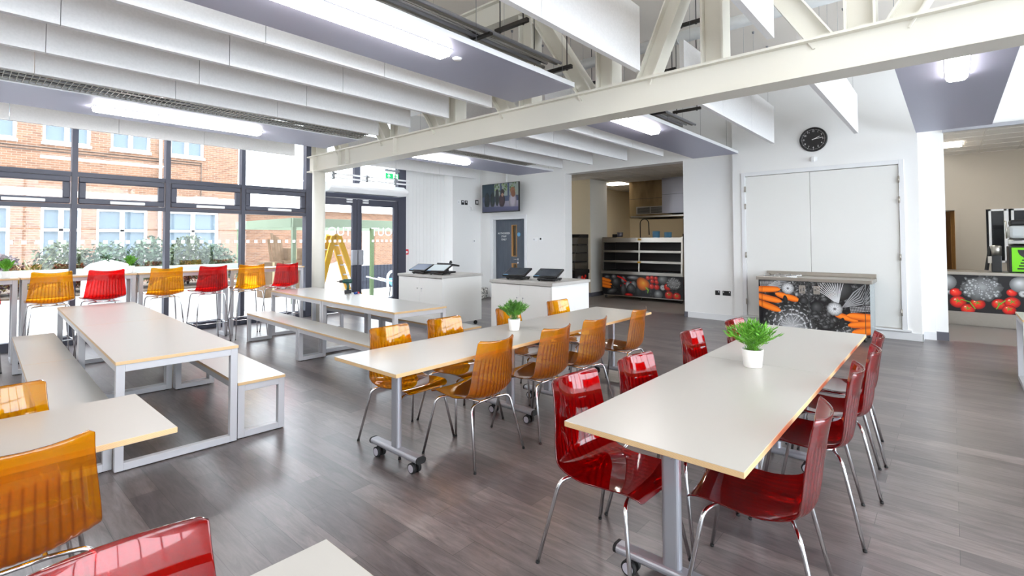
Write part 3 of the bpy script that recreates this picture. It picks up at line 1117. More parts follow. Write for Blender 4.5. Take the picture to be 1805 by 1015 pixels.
def shell_mesh(name, m, z0=0.0, back=0.86):
    """one-piece seat and back of clear plastic with fluted ribs; front lip at +y"""
    prof = bez([(0.258, 0.428), (0.246, 0.446), (0.195, 0.455), (0.075, 0.447), (-0.055, 0.438), (-0.145, 0.444), (-0.196, 0.480),
                (-0.215, 0.545), (-0.225, 0.63), (-0.238, 0.72), (-0.252, 0.80), (-0.266, back)], 46)
    NV, NU, TH = len(prof), 131, 0.0055
    length = [0.0]
    for i in range(1, NV):
        length.append(length[-1] + (prof[i] - prof[i - 1]).length)
    T = length[-1]
    grid, ribs = [], []
    for i in range(NV):
        p = prof[i]
        t = (prof[min(i + 1, NV - 1)] - prof[max(i - 1, 0)]).normalized()
        nrm = Vector((-t.y, t.x)) if False else Vector((t.y, -t.x))
        s_ = length[i] / T
        # half width: narrow lip, full at the rear of the seat, tapering up the back
        hw = 0.212 + 0.020 * smooth(0.0, 0.35, s_) - 0.036 * smooth(0.50, 1.0, s_)
        lip = max(0.0, 1 - length[i] / 0.05)
        hw -= 0.05 * (1 - math.sqrt(max(0.0, 1 - lip * lip)))
        dish = 0.012 + 0.040 * smooth(0.30, 0.55, s_) + 0.004 * smooth(0.55, 1.0, s_)
        rib = 0.0048 * smooth(0.06, 0.12, s_) * (1 - smooth(0.835, 0.86, s_)) * (1.0 - 0.6 * (smooth(0.36, 0.42, s_) * (1 - smooth(0.52, 0.58, s_))))
        row, kk = [], []
        corner = 0.022
        top = max(0.0, 1 - (T - length[i]) / corner) if s_ > 0.5 else 0
        for j in range(NU):
            u = -1 + 2 * j / (NU - 1)
            w = hw
            if top > 0:
                w = hw - corner * (1 - math.sqrt(max(0.0, 1 - top * top)))
            d = dish * u * u - dish * 0.25
            k = 0.0
            if abs(u) < 0.93:
                k = rib * (abs(math.sin(u * PI * 6.5)) - 0.6) * smooth(0.93, 0.88, abs(u))
            q = p + nrm * d
            kk.append(k)
            row.append(Vector((u * w, q.x, q.y)))
        grid.append(row)
        ribs.append(kk)
    mb = MB()
    nr = []
    for i in range(NV):
        r_ = []
        for j in range(NU):
            a = grid[min(i + 1, NV - 1)][j] - grid[max(i - 1, 0)][j]
            b = grid[i][min(j + 1, NU - 1)] - grid[i][max(j - 1, 0)]
            r_.append(a.cross(b).normalized())
        nr.append(r_)
    v = [tuple(grid[i][j] - nr[i][j] * ribs[i][j] + Vector((0, 0, z0))) for i in range(NV) for j in range(NU)]
    v2 = [tuple(grid[i][j] + nr[i][j] * TH + Vector((0, 0, z0))) for i in range(NV) for j in range(NU)]
    N = NV * NU
    f = []
    for i in range(NV - 1):
        for j in range(NU - 1):
            a, b, c, d = i * NU + j, i * NU + j + 1, (i + 1) * NU + j + 1, (i + 1) * NU + j
            f.append((a, b, c, d))
            f.append((N + d, N + c, N + b, N + a))
    for j in range(NU - 1):
        f.append((j + 1, j, N + j, N + j + 1))
        e = (NV - 1) * NU
        f.append((e + j, e + j + 1, N + e + j + 1, N + e + j))
    for i in range(NV - 1):
        a, d = i * NU, (i + 1) * NU
        f.append((a, d, N + d, N + a))
        a, d = i * NU + NU - 1, (i + 1) * NU + NU - 1
        f.append((d, a, N + a, N + d))
    nmain = (NV - 1) * (NU - 1) * 2
    amp = [max(1e-6, max(abs(q) for q in ribs[i])) for i in range(NV)]
    cols = []
    for i in range(NV):
        for j in range(NU):
            q = (ribs[i][j] / 0.0048 + 0.6) if amp[i] > 1e-4 else 0.6
            cols.append((max(0.0, min(1.0, 1.0 - q)) ** 1.5 if amp[i] > 1e-4 and abs(ribs[i][j]) > 1e-9 else 0.12,) * 3)
    cols += [(0.10,) * 3] * (NV * NU)
    mb.add(v + v2, f, [0] * nmain + [1] * (len(f) - nmain), True, cols)
    return mb.mesh(name, [M[m], M[m + '_edge']])

def arc_pts(a, b, c, r, n=5):
    """corner at b between a and c, rounded"""
    a, b, c = Vector(a), Vector(b), Vector(c)
    p, q = b + (a - b).normalized() * r, b + (c - b).normalized() * r
    return [p * (1 - t) ** 2 + b * 2 * t * (1 - t) + q * t * t for t in [k / n for k in range(n + 1)]]

def seat_obj(name, mesh, parent):
    o = bpy.data.objects.new(name, mesh)
    COL.objects.link(o)
    o.parent = parent
    return o

def chair_legs(root, zs, xs, yf, yb, fx, fyf, fyb, r=0.0088):
    """four splayed chrome legs that bend in under the seat, plus cross rails"""
    for sx in (-1, 1):
        for (y, fy) in ((yf, fyf), (yb, fyb)):
            leg = MB()
            top = (sx * 0.085, y * 0.78, zs - 0.004)
            knee = (sx * xs, y, zs - 0.004)
            foot = (sx * fx, fy, 0.0)
            leg.tube([top] + arc_pts(top, knee, foot, 0.045) + [foot], r, 10)
            lo = leg.build('leg', M['chrome'], root)
            ft = MB(); ft.tube([(sx * fx, fy, 0.0), Vector(foot) + (Vector(knee) - Vector(foot)).normalized() * 0.012], r + 0.0006, 10)
            ft.build('foot_cap', M['rubber'], lo)
    fr_ = MB()
    fr_.tube([(-0.085, yf * 0.78, zs - 0.004), (0.085, yf * 0.78, zs - 0.004)], r, 8)
    fr_.tube([(-0.085, yb * 0.78, zs - 0.004), (0.085, yb * 0.78, zs - 0.004)], r, 8)
    fr_.tube([(-0.075, yf * 0.78, zs - 0.004), (-0.075, yb * 0.78, zs - 0.004)], r, 8)
    fr_.tube([(0.075, yf * 0.78, zs - 0.004), (0.075, yb * 0.78, zs - 0.004)], r, 8)
    fr_.build('seat_frame', M['chrome'], root)

def make_chair(kind):
    t = thing('dining_chair', 'x', 'chair')
    seat_obj('seat_shell', CH_MESH[kind], t)
    chair_legs(t, 0.412, 0.205, 0.195, -0.165, 0.266, 0.270, -0.258, 0.0095)
    return t
CH_MESH = {'orange': shell_mesh('seat_shell', 'orange'), 'red': shell_mesh('seat_shell_red', 'red')}
proto = {k: make_chair(k) for k in ('orange', 'red')}
used = set()
def place_chair(kind, x, y, rz, label, group):
    """x, y: the middle between the feet; rz 0 faces +y"""
    if kind in used:
        return dup(proto[kind], (x, y, 0), rz, label, group)
    used.add(kind)
    o = proto[kind]
    o.location = (x, y, 0)
    o.rotation_euler = (0, 0, rz)
    o['label'], o['group'] = label, group
    return o

# orange table: window-bench side faces -y, red-table side faces +y
ORD = ['fourth from the kitchen end', 'third from the kitchen end', 'second from the kitchen end', 'first from the kitchen end']
for x, dy, dr, t in zip((2.64, 3.33, 3.91, 4.73), (-0.02, -0.06, -0.07, -0.07), (2, -1, -1, 6), ORD):
    place_chair('orange', x, 2.72 + dy, R(dr), 'orange chair on the red-table side of the orange table, %s' % t, 'orange dining chairs')
for x, dy, dr, t in zip((2.45, 3.02, 3.95, 4.75), (0.03, 0.02, 0.06, 0.01), (1, -3, 2, -3), ORD):
    place_chair('orange', x, 3.25 + dy, PI + R(dr), 'orange chair on the white-bench side of the orange table, %s' % t, 'orange dining chairs')
for x, y, dr, t in ((2.40, 0.655, 7, ORD[0]), (3.31, 0.645, 7, ORD[1]), (3.94, 0.625, 6, ORD[2]), (4.53, 0.655, 7, ORD[3])):
    place_chair('red', x, y, R(dr), 'red chair on the open-floor side of the red table, %s' % t, 'red dining chairs')
for x, y, dr, t in ((2.19, 1.275, -3, ORD[0]), (2.77, 1.235, -5, ORD[1]), (3.81, 1.30, -3, ORD[2]), (4.58, 1.225, -5, ORD[3])):
    place_chair('red', x, y, PI + R(dr), 'red chair on the orange-table side of the red table, %s' % t, 'red dining chairs')
place_chair('orange', 0.195, 2.655, R(0), 'large clear orange plastic chair in the bottom left corner, its back to the camera', 'orange dining chairs')
place_chair('orange', 0.165, 3.27, PI, 'clear orange plastic chair of which only the back shows behind the cut-off white table', 'orange dining chairs')
place_chair('red', 0.262, 1.235, PI + R(-2), 'clear red plastic chair cut off by the bottom edge of the photo', 'red dining chairs')

# bar stools at the window bar
ST_MESH = {'orange': shell_mesh('stool_shell', 'orange', 0.345, 0.835), 'red': shell_mesh('stool_shell_red', 'red', 0.345, 0.835)}
def make_stool(kind):
    t = thing('bar_stool', 'x', 'bar stool')
    seat_obj('seat_shell', ST_MESH[kind], t)
    chair_legs(t, 0.757, 0.185, 0.175, -0.155, 0.245, 0.235, -0.245, 0.0085)
    k = 0.30 / 0.763
    def at(sx, sy):
        return Vector((sx * (0.185 * k + 0.245 * (1 - k)), (0.165 * k + 0.235 * (1 - k)) if sy > 0 else -(0.155 * k + 0.245 * (1 - k)), 0.30))
    ring = MB()
    c = [at(1, 1), at(1, -1), at(-1, -1), at(-1, 1)]
    for i in range(4):
        ring.tube([c[i], c[(i + 1) % 4]], 0.007, 8)
    ring.build('foot_rail', M['chrome'], t)
    return t
sp = {k: make_stool(k) for k in ('orange', 'red')}
used2 = set()
STOOLS = [('red', 0.245, 'red bar stool cut off by the left edge of the photo, at the window bar'),
          ('orange', 0.915, 'orange bar stool at the window bar, first one beside the picture edge'),
          ('red', 1.455, 'red bar stool in front of the white sack beyond the glass'),
          ('orange', 2.165, 'orange bar stool at the window bar just past the small bar plant'),
          ('red', 2.76, 'red bar stool between the middle and last orange bar stools'),
          ('orange', 3.345, 'orange bar stool second from the round column at the window bar'),
          ('red', 3.90, 'red bar stool first from the round column at the window bar')]
for i, (k, x, lb) in enumerate(STOOLS):
    rz = R((-2, 1, 3, -2, 2, -3, 4)[i])
    if k in used2:
        dup(sp[k], (x, 8.80, 0), rz, lb, 'bar stools at the window')
    else:
        used2.add(k)
        o = sp[k]
        o.location, o.rotation_euler = (x, 8.80, 0), (0, 0, rz)
        o['label'], o['group'] = lb, 'bar stools at the window'

# ---------------------------------------------------------------- tables
def top_slab(mb, x0, y0, x1, y1, z0, z1):
    """laminate faces, ply edges"""
    mb.box(x0, y0, z0, x1, y1, z1, [0, 0, 1, 1, 1, 1])

def flip_table(cx, cy, L, Wd, label, inset=0.27):
    t = thing('folding_table', label, 'table', (cx, cy, 0), 0, 'white tables on castors')
    m_ = MB(); top_slab(m_, -L / 2, -Wd / 2, L / 2, Wd / 2, 0.715, 0.74)
    m_.build('tabletop', [M['lam'], M['ply']], t, bevel=0.0015, seg=1)
    lx = L / 2 - inset
    for s_ in (-1, 1):
        x = s_ * lx
        c_ = MB()
        c_.prism([(x + p, q) for p, q in rrect(0.045, 0.085, 0.02)], 'z', 0.12, 0.715)
        lo = c_.build('leg', M['silver'], t)
        b_ = MB()
        for q in (0.0, 0.045):
            b_.cyl((x + s_ * 0.021, -0.012, 0.655 - q), (x + s_ * 0.031, -0.012, 0.655 - q), 0.009, 6)
        b_.build('bolt', M['chrome'], lo)
        f_ = MB()
        f_.prism([(x + p, 0.10 + q) for p, q in rrect(0.075, 0.042, 0.02)], 'y', -0.265, 0.265)
        fo = f_.build('foot_bar', M['silver'], t)
        for sy in (-1, 1):
            e_ = MB(); e_.prism([(x + p, 0.10 + q) for p, q in rrect(0.077, 0.044, 0.021)], 'y', sy * 0.265, sy * 0.28)
            e_.build('end_cap', M['rubber'], fo)
            k_ = MB()
            y = sy * 0.205
            k_.box(x - 0.012, y - 0.016, 0.058, x + 0.012, y + 0.016, 0.082)
            for dx in (-1, 1):
                k_.tube([(x + dx * 0.010, y, 0.035), (x + dx * 0.032, y, 0.035)], 0.035, 20)
            cs = k_.build('castor', M['rubber'], fo)
            for dx in (-1, 1):
                h_ = MB(); h_.cyl((x + dx * 0.032, y, 0.035), (x + dx * 0.035, y, 0.035), 0.026, 18)
                h_.build('wheel_disc', M['castor'], cs)
    b_ = MB(); b_.box(-lx + 0.022, -0.02, 0.60, lx - 0.022, 0.02, 0.68)
    b_.build('cross_beam', M['silver'], t, bevel=0.004)
    return t
flip_table(2.742, 2.968, 1.755, 0.738, 'white castor table with orange chairs, the half beside the open floor')
flip_table(4.498, 2.968, 1.755, 0.738, 'white castor table with orange chairs, the half towards the kitchen')
flip_table(2.748, 0.962, 1.70, 0.782, 'white castor table with red chairs, the half ending over open floor')
flip_table(4.450, 0.962, 1.70, 0.782, 'white castor table with red chairs, the half towards the vegetable print cabinet')
flip_table(-0.17, 2.992, 1.755, 0.745, 'white table top cut off by the left edge beside the large orange chair', 0.84)
flip_table(-0.13, 0.935, 1.70, 0.782, 'white table corner cut off by the bottom edge of the photo', 0.80)

def loop_frame(mb, y, x0, x1, z0, z1, t=0.05, d=0.03):
    mb.box(x0, y - d / 2, z0, x0 + t, y + d / 2, z1)
    mb.box(x1 - t, y - d / 2, z0, x1, y + d / 2, z1)
    mb.box(x0 + t, y - d / 2, z0, x1 - t, y + d / 2, z0 + t)
    mb.box(x0 + t, y - d / 2, z1 - t, x1 - t, y + d / 2, z1)

def loop_table(name, cat, Wd, L, H, loc, rz, label, group):
    """top on two closed square-tube loops joined by side rails; long side along y"""
    t = thing(name, label, cat, loc, rz, group)
    m_ = MB(); top_slab(m_, -Wd / 2, -L / 2, Wd / 2, L / 2, H - 0.024, H)
    m_.build('seat_top' if name == 'bench' else 'tabletop', [M['lam'], M['ply']], t, bevel=0.0015, seg=1)
    for s_ in (-1, 1):
        f_ = MB(); loop_frame(f_, s_ * (L / 2 - 0.03), -Wd / 2 + 0.004, Wd / 2 - 0.004, 0.006, H - 0.024, 0.05, 0.05)
        f_.build('leg_frame', M['tube_white'], t, bevel=0.002, seg=1)
        g_ = MB()
        for sx in (-1, 1):
            g_.box(sx * (Wd / 2 - 0.05) - 0.02, s_ * (L / 2 - 0.03) - 0.02, 0, sx * (Wd / 2 - 0.05) + 0.02, s_ * (L / 2 - 0.03) + 0.02, 0.006)
        g_.build('foot_pad', M['rubber'], t)
    r_ = MB()
    for sx in (-1, 1):
        x = sx * (Wd / 2 - 0.02)
        r_.box(x - 0.014, -L / 2 + 0.056, H - 0.074, x + 0.014, L / 2 - 0.056, H - 0.024)
    r_.build('side_rail', M['tube_white'], t)
    return t

def run(name, cat, Wd, H, p0, p1, labels, group):
    """two units end to end along the line p0 -> p1 (the middles of the outer ends)"""
    a, b = Vector((*p0, 0)), Vector((*p1, 0))
    d = b - a
    L = d.length / 2 - 0.003
    rz = math.atan2(d.y, d.x) - PI / 2
    for k, lb in zip((0.25, 0.75), labels):
        loop_table(name, cat, Wd, L, H, tuple(a + d * k), rz, lb, group)
run('picnic_table', 'table', 0.77, 0.75, (1.170, 4.26), (1.340, 8.42),
    ['white loop-leg table nearer the cut-off table, between two rows of benches', 'white loop-leg table end reaching towards the window bar stools'], 'white loop-leg tables')
run('bench', 'bench', 0.37, 0.445, (0.610, 4.36), (0.742, 8.38),
    ['white bench partly hidden by the cut-off table with the orange chairs', 'white bench reaching the window bar by the left edge of the photo'], 'white loop-leg benches')
run('bench', 'bench', 0.37, 0.445, (1.745, 4.26), (1.915, 8.20),
    ['white bench whose ply end and square loop leg stand on open floor', 'white bench mostly hidden under the loop-leg table by the bar stools'], 'white loop-leg benches')
run('picnic_table', 'table', 0.75, 0.75, (3.780, 4.76), (3.985, 8.50),
    ['white loop-leg table beside the white cabinets, the half nearer the orange chairs', 'white loop-leg table by the round column at the entrance doors'], 'white loop-leg tables')
run('bench', 'bench', 0.37, 0.445, (3.205, 4.62), (3.335, 8.30),
    ['white bench along the open floor, the half nearer the orange chairs', 'white bench along the open floor, the half towards the bar stools'], 'white loop-leg benches')
run('bench', 'bench', 0.37, 0.445, (4.50, 4.66), (4.57, 8.25),
    ['white bench between loop-leg table and white cabinets, the half by the orange chairs', 'white bench behind the loop-leg table towards the entrance doors'], 'white loop-leg benches')
# one more at the picture's other edge
loop_table('picnic_table', 'table', 0.75, 2.0, 0.75, (7.55, -1.52, 0), 0.0, 'white loop-leg table cut off by the right edge in front of the coffee servery', 'white loop-leg tables')
loop_table('bench', 'bench', 0.34, 1.9, 0.445, (8.14, -1.52, 0), 0.0, 'white bench just showing behind the cut-off table before the coffee servery', 'white loop-leg benches')

# window bar: three high tables end to end
def bar_table(x0, x1, label):
    t = thing('bar_table', label, 'bar table', ((x0 + x1) / 2, 9.275, 0), 0, 'high bar along the glazing')
    h = (x1 - x0) / 2
    m_ = MB(); top_slab(m_, -h, -0.19, h, 0.19, 1.075, 1.10)
    m_.build('tabletop', [M['lam'], M['ply']], t, bevel=0.0015, seg=1)
    for s_ in (-1, 1):
        x = s_ * (h - 0.04)
        f_ = MB()
        f_.box(x - 0.025, -0.18, 0, x + 0.025, -0.13, 1.075)
        f_.box(x - 0.025, 0.13, 0, x + 0.025, 0.18, 1.075)
        f_.box(x - 0.025, -0.13, 0, x + 0.025, 0.13, 0.05)
        f_.box(x - 0.025, -0.13, 1.025, x + 0.025, 0.13, 1.075)
        f_.build('leg_frame', M['tube_white'], t, bevel=0.002, seg=1)
    r_ = MB()
    for y in (-0.165, 0.165):
        r_.box(-h + 0.065, y - 0.014, 1.025, h - 0.065, y + 0.014, 1.075)
    r_.build('side_rail', M['tube_white'], t)
bar_table(-0.62, 0.66, 'high white bar table under the glazing, section cut off by the left edge')
bar_table(0.67, 1.91, 'high white bar table section behind the orange and red stools by the white sack')
bar_table(1.92, 3.17, 'high white bar table section carrying the small potted plant')
bar_table(3.18, 4.46, 'high white bar table section ending at the round column')

# ---------------------------------------------------------------- plants
def plant(name, label, loc, pot, n, h, spread, leaf, seed, group, fine=True):
    t = thing(name, label, 'potted plant', loc, 0, group)
    p_ = MB()
    r0, r1, ph = pot
    p_.lathe([(0, 0), (r0 * 0.96, 0), (r0, 0.004), (r1, ph - 0.004), (r1, ph), (r1 - 0.006, ph), (r1 - 0.008, ph - 0.012), (0, ph - 0.012)], 32)
    p_.build('pot', M['pot'], t)
    s_ = MB(); s_.lathe([(0, ph - 0.006), (r1 - 0.010, ph - 0.008)], 16); s_.build('soil', M['soil'], t)
    f_ = MB()
    rnd = random.Random(seed)
    for k in range(n):
        a = rnd.uniform(0, 2 * PI)
        tilt = rnd.uniform(0.0, 1.0) ** 0.7
        hh = h * rnd.uniform(0.75, 1.05) * (1 - 0.38 * tilt)
        r_ = spread * tilt
        b0 = Vector((rnd.uniform(-1, 1) * r1 * 0.55, rnd.uniform(-1, 1) * r1 * 0.55, ph - 0.01))
        tip = Vector((math.cos(a) * r_, math.sin(a) * r_, ph + hh))
        mid = (b0 + tip) / 2 + Vector((0, 0, hh * 0.16))
        pts = [b0 * (1 - u) ** 2 + mid * 2 * u * (1 - u) + tip * u * u for u in [i / 6 for i in range(7)]]
        side = Vector((-math.sin(a), math.cos(a), 0))
        w = 0.0011
        v, fc = [], []
        for i, q in enumerate(pts):
            v += [q - side * w, q + side * w]
        fc = [(2 * i, 2 * i + 1, 2 * i + 3, 2 * i + 2) for i in range(6)]
        f_.add(v, fc)
        for i in range(2, 7):                                     # narrow leaves off the stem
            for sg in ((-1, 1) if i < 6 else (0, -1, 1)):
                q = pts[i]
                dr = ((pts[min(i, 6)] - pts[i - 1]).normalized() + side * sg * rnd.uniform(0.5, 1.0) + Vector((rnd.uniform(-.3, .3), rnd.uniform(-.3, .3), rnd.uniform(-.1, .3)))).normalized()
                ln = h * rnd.uniform(0.20, 0.32)
                nn = dr.cross(Vector((rnd.uniform(-1, 1), rnd.uniform(-1, 1), rnd.uniform(-1, 1)))).normalized() * ln * 0.085
                f_.add([q, q + dr * ln * 0.45 + nn, q + dr * ln, q + dr * ln * 0.45 - nn], [(0, 1, 2, 3)])
    f_.build('foliage', leaf, t)
    return t
plant('potted_plant', 'bushy green plant in a white pot on the orange chair tables', (3.49, 3.045, 0.74), (0.046, 0.057, 0.105), 110, 0.155, 0.135, M['leaf_dark'], 4, 'plants in white pots')
plant('potted_plant', 'bright green bamboo-like plant in a white pot on the red chair tables', (3.50, 0.99, 0.74), (0.055, 0.066, 0.115), 120, 0.165, 0.165, M['leaf'], 9, 'plants in white pots')
plant('potted_plant', 'small green plant in a white pot on the window bar beside the white sack', (1.86, 9.27, 1.10), (0.038, 0.052, 0.105), 70, 0.15, 0.075, M['leaf'], 12, 'plants in white pots')
plant('potted_plant', 'small green plant on the window bar cut off by the left edge', (0.545, 9.24, 1.10), (0.038, 0.052, 0.09), 70, 0.15, 0.085, M['leaf'], 15, 'plants in white pots')

# ---------------------------------------------------------------- printed vegetable pictures (flat vinyl on the fronts)
def G(v, t=0.0):
    """printed grey"""
    a = lin((v, v, v))[0]
    return (a * (1 - 0.02 - t), a * (1 - t * 0.3), a * 1.03)

class Print:
    """pictures made of flat colour patches, clipped to u0..u1 x 0..h, each patch a hair above the last"""
    def __init__(s, place, h, u0, u1, bg=(22, 22, 26)):
        s.mb, s.place, s.h, s.u0, s.u1, s.k = MB(), place, h, u0, u1, 0
        c = lin(bg)
        s.patch([(u0, 0), (u1, 0), (u1, h), (u0, h)], [c] * 4, [(0, 1, 2, 3)])

    def patch(s, pts, cols, faces):
        us = [p[0] for p in pts]
        vs = [p[1] for p in pts]
        if max(us) <= s.u0 or min(us) >= s.u1 or max(vs) <= 0 or min(vs) >= s.h:
            return
        w = 0.0006 + 0.00004 * s.k
        s.k += 1
        P = [s.place(min(max(u, s.u0), s.u1), min(max(v, 0), s.h), w) for u, v in pts]
        s.mb.add(P, faces, 0, False, cols)

    def ell(s, cx, cy, rx, ry, rot, stops, hx=-0.2, hy=0.25, n=20, wob=0.0, wf=7, ph=0.0):
        """radial gradient ellipse; stops from the middle outwards; the middle is pulled towards hx, hy"""
        pts, cols = [], []
        c_, s_ = math.cos(rot), math.sin(rot)
        K = len(stops) - 1
        for i, col in enumerate(stops):
            t = i / K
            for k in range(n):
                a = 2 * PI * k / n
                w = 1 + wob * math.sin(a * wf + ph) * t
                x = (math.cos(a) * t * w + hx * (1 - t)) * rx
                y = (math.sin(a) * t * w + hy * (1 - t)) * ry
                pts.append((cx + x * c_ - y * s_, cy + x * s_ + y * c_))
                cols.append(col)
            if i == 0:
                pass
        f = []
        for i in range(K):
            for k in range(n):
                k2 = (k + 1) % n
                f.append((i * n + k, i * n + k2, (i + 1) * n + k2, (i + 1) * n + k))
        s.patch(pts, cols, f)

    def strip(s, line, widths, mid, edge):
        L = len(line)
        pts, cols = [], []
        for i in range(L):
            a, b = line[max(i - 1, 0)], line[min(i + 1, L - 1)]
            dx, dy = b[0] - a[0], b[1] - a[1]
            l = math.hypot(dx, dy) or 1
            nx, ny = -dy / l, dx / l
            w = widths[i] if isinstance(widths, list) else widths
            for q in (-1, -0.45, 0.2, 1):
                pts.append((line[i][0] + nx * w * q, line[i][1] + ny * w * q))
                cols.append(edge if abs(q) == 1 else mid)
        f = []
        for i in range(L - 1):
            for j in range(3):
                f.append((4 * i + j, 4 * i + j + 1, 4 * i + 5 + j, 4 * i + 4 + j))
        s.patch(pts, cols, f)

    def carrot(s, x0, y0, x1, y1, w):
        line = [(x0 + (x1 - x0) * t, y0 + (y1 - y0) * t) for t in [i / 10 for i in range(11)]]
        wd = [w * (0.5, 0.85, 0.97, 1, 1, 1, 0.98, 0.95, 0.88, 0.7, 0.25)[i] for i in range(11)]
        s.strip(line, wd, lin((252, 138, 36)), lin((206, 78, 18)))

    def tomato(s, x, y, r, calyx=True):
        s.ell(x, y, r, r * 0.94, 0, [lin((250, 120, 88)), lin((236, 52, 34)), lin((214, 30, 22)), lin((120, 8, 10))])
        s.ell(x - r * 0.35, y + r * 0.4, r * 0.16, r * 0.11, 0.5, [lin((255, 240, 230)), lin((244, 120, 100))], 0, 0, 10)
        if calyx:
            for k in range(5):
                a = 0.5 + k * 2 * PI / 5
                s.strip([(x, y + r * 0.15), (x + math.cos(a) * r * 0.3, y + r * 0.15 + math.sin(a) * r * 0.25), (x + math.cos(a) * r * 0.62, y + r * 0.15 + math.sin(a) * r * 0.5)],
                        [r * 0.06, r * 0.06, 0.001], lin((120, 170, 50)), lin((50, 100, 24)))

    def ball(s, x, y, rx, ry, hi=190, lo=46, rot=0.0, ribs=0):
        s.ell(x, y, rx, ry, rot, [G(hi), G((hi * 2 + lo) / 3), G((hi + lo * 2) / 3), G(lo)])
        for k in range(ribs):
            a = -1 + 2 * (k + 0.5) / ribs
            s.strip([(x + rx * a * math.sin(PI * t) * 0.9, y + ry * (1 - 2 * t) * 0.92) for t in [i / 8 for i in range(9)]], 0.0025, G(hi * 0.62), G(hi * 0.75))

    def garlic(s, x, y, r):
        s.ell(x, y, r, r, 0, [G(250), G(232), G(190), G(84)], 0, 0, 24, 0.05, 9)
        for k in range(12):
            a = k * PI / 6
            s.strip([(x + math.cos(a) * r * 0.25, y + math.sin(a) * r * 0.25), (x + math.cos(a + 0.1) * r * 0.9, y + math.sin(a + 0.1) * r * 0.9)], 0.003, G(150), G(200))
        s.ell(x, y, r * 0.25, r * 0.25, 0, [G(70), G(120), G(205)], 0, 0, 12, 0.15, 5)

    def cabbage(s, x, y, r, seed=1):
        rnd = random.Random(seed)
        for t, g in ((1.0, 62), (0.86, 88), (0.68, 118), (0.5, 160)):
            s.ell(x, y, r * t, r * t, rnd.uniform(0, 3), [G(g * 1.25), G(g), G(g * 0.45)], 0, 0.2, 40, 0.05, 13, rnd.uniform(0, 6))
            for k in range(30):
                a = k * 2 * PI / 30 + rnd.uniform(-.08, .08)
                q = r * t * rnd.uniform(0.93, 1.0)
                s.ell(x + math.cos(a) * q, y + math.sin(a) * q, r * 0.075, r * rnd.uniform(.02, .05), a + PI / 2 + rnd.uniform(-.5, .5), [G(min(240, g * 2.1)), G(g * 0.8)], 0, 0, 8)
            for k in range(16):
                a = k * 2 * PI / 16 + rnd.uniform(-.1, .1)
                s.strip([(x + math.cos(a) * r * t * .55, y + math.sin(a) * r * t * .55), (x + math.cos(a + .06) * r * t * .92, y + math.sin(a + .06) * r * t * .92)], 0.0035, G(min(225, g * 1.7)), G(g))
        for k in range(26):
            a = rnd.uniform(0, 2 * PI)
            q0, q1 = r * rnd.uniform(0.0, 0.25), r * rnd.uniform(0.35, 0.52)
            s.strip([(x + math.cos(a) * q0, y + math.sin(a) * q0), (x + math.cos(a + 0.2) * (q0 + q1) / 2, y + math.sin(a + 0.2) * (q0 + q1) / 2), (x + math.cos(a) * q1, y + math.sin(a) * q1)], 0.003, G(222), G(150))

    def curly(s, x, y, rx, ry, n, seed, lo=40, hi=150, size=0.05):
        """crowded frilly leaves"""
        rnd = random.Random(seed)
        for k in range(n):
            a, q = rnd.uniform(0, 2 * PI), math.sqrt(rnd.random())
            g = rnd.uniform(lo, hi)
            sz = size * rnd.uniform(0.6, 1.3)
            s.ell(x + math.cos(a) * q * rx, y + math.sin(a) * q * ry, sz, sz * rnd.uniform(0.4, 0.8), rnd.uniform(0, PI), [G(g), G(g * 0.7), G(18)], 0, 0.3, 9, 0.15, 5, k)

    def broccoli(s, x, y, r, seed=3):
        s.ell(x, y, r, r * 0.8, 0, [G(165), G(125), G(64)], 0, 0.2, 30, 0.09, 9)
        rnd = random.Random(seed)
        for k in range(90):
            a, q = rnd.uniform(0, 2 * PI), math.sqrt(rnd.random()) * 0.9
            sz = r * rnd.uniform(0.05, 0.11)
            s.ell(x + math.cos(a) * q * r, y + math.sin(a) * q * r * 0.78, sz, sz, 0, [G(rnd.uniform(170, 235)), G(95)], -0.2, 0.3, 7)

    def stalks(s, x, y, ang, spread, ln, n, w=0.008, hi=170):
        for k in range(n):
            a = ang + spread * (k / (n - 1) - 0.5)
            s.strip([(x, y), (x + math.cos(a) * ln * 0.5, y + math.sin(a) * ln * 0.5 + 0.01), (x + math.cos(a) * ln, y + math.sin(a) * ln)], [w * 0.6, w, w * 0.7], G(hi), G(hi * 0.35))

    def corn(s, x0, y0, x1, y1, w):
        line = [(x0 + (x1 - x0) * t, y0 + (y1 - y0) * t) for t in [i / 8 for i in range(9)]]
        s.strip(line, w, G(70), G(30))
        for i in range(16):
            for j in range(4):
                t, q = (i + 0.5) / 16, (j - 1.5) / 4
                l = math.hypot(x1 - x0, y1 - y0)
                nx, ny = -(y1 - y0) / l, (x1 - x0) / l
                s.ell(x0 + (x1 - x0) * t + nx * w * 2 * q, y0 + (y1 - y0) * t + ny * w * 2 * q, w * 0.21, w * 0.19, 0, [G(225), G(110)], -0.2, 0.3, 6)

    def build(s, name, parent):
        return s.mb.build(name, M['print'], parent)

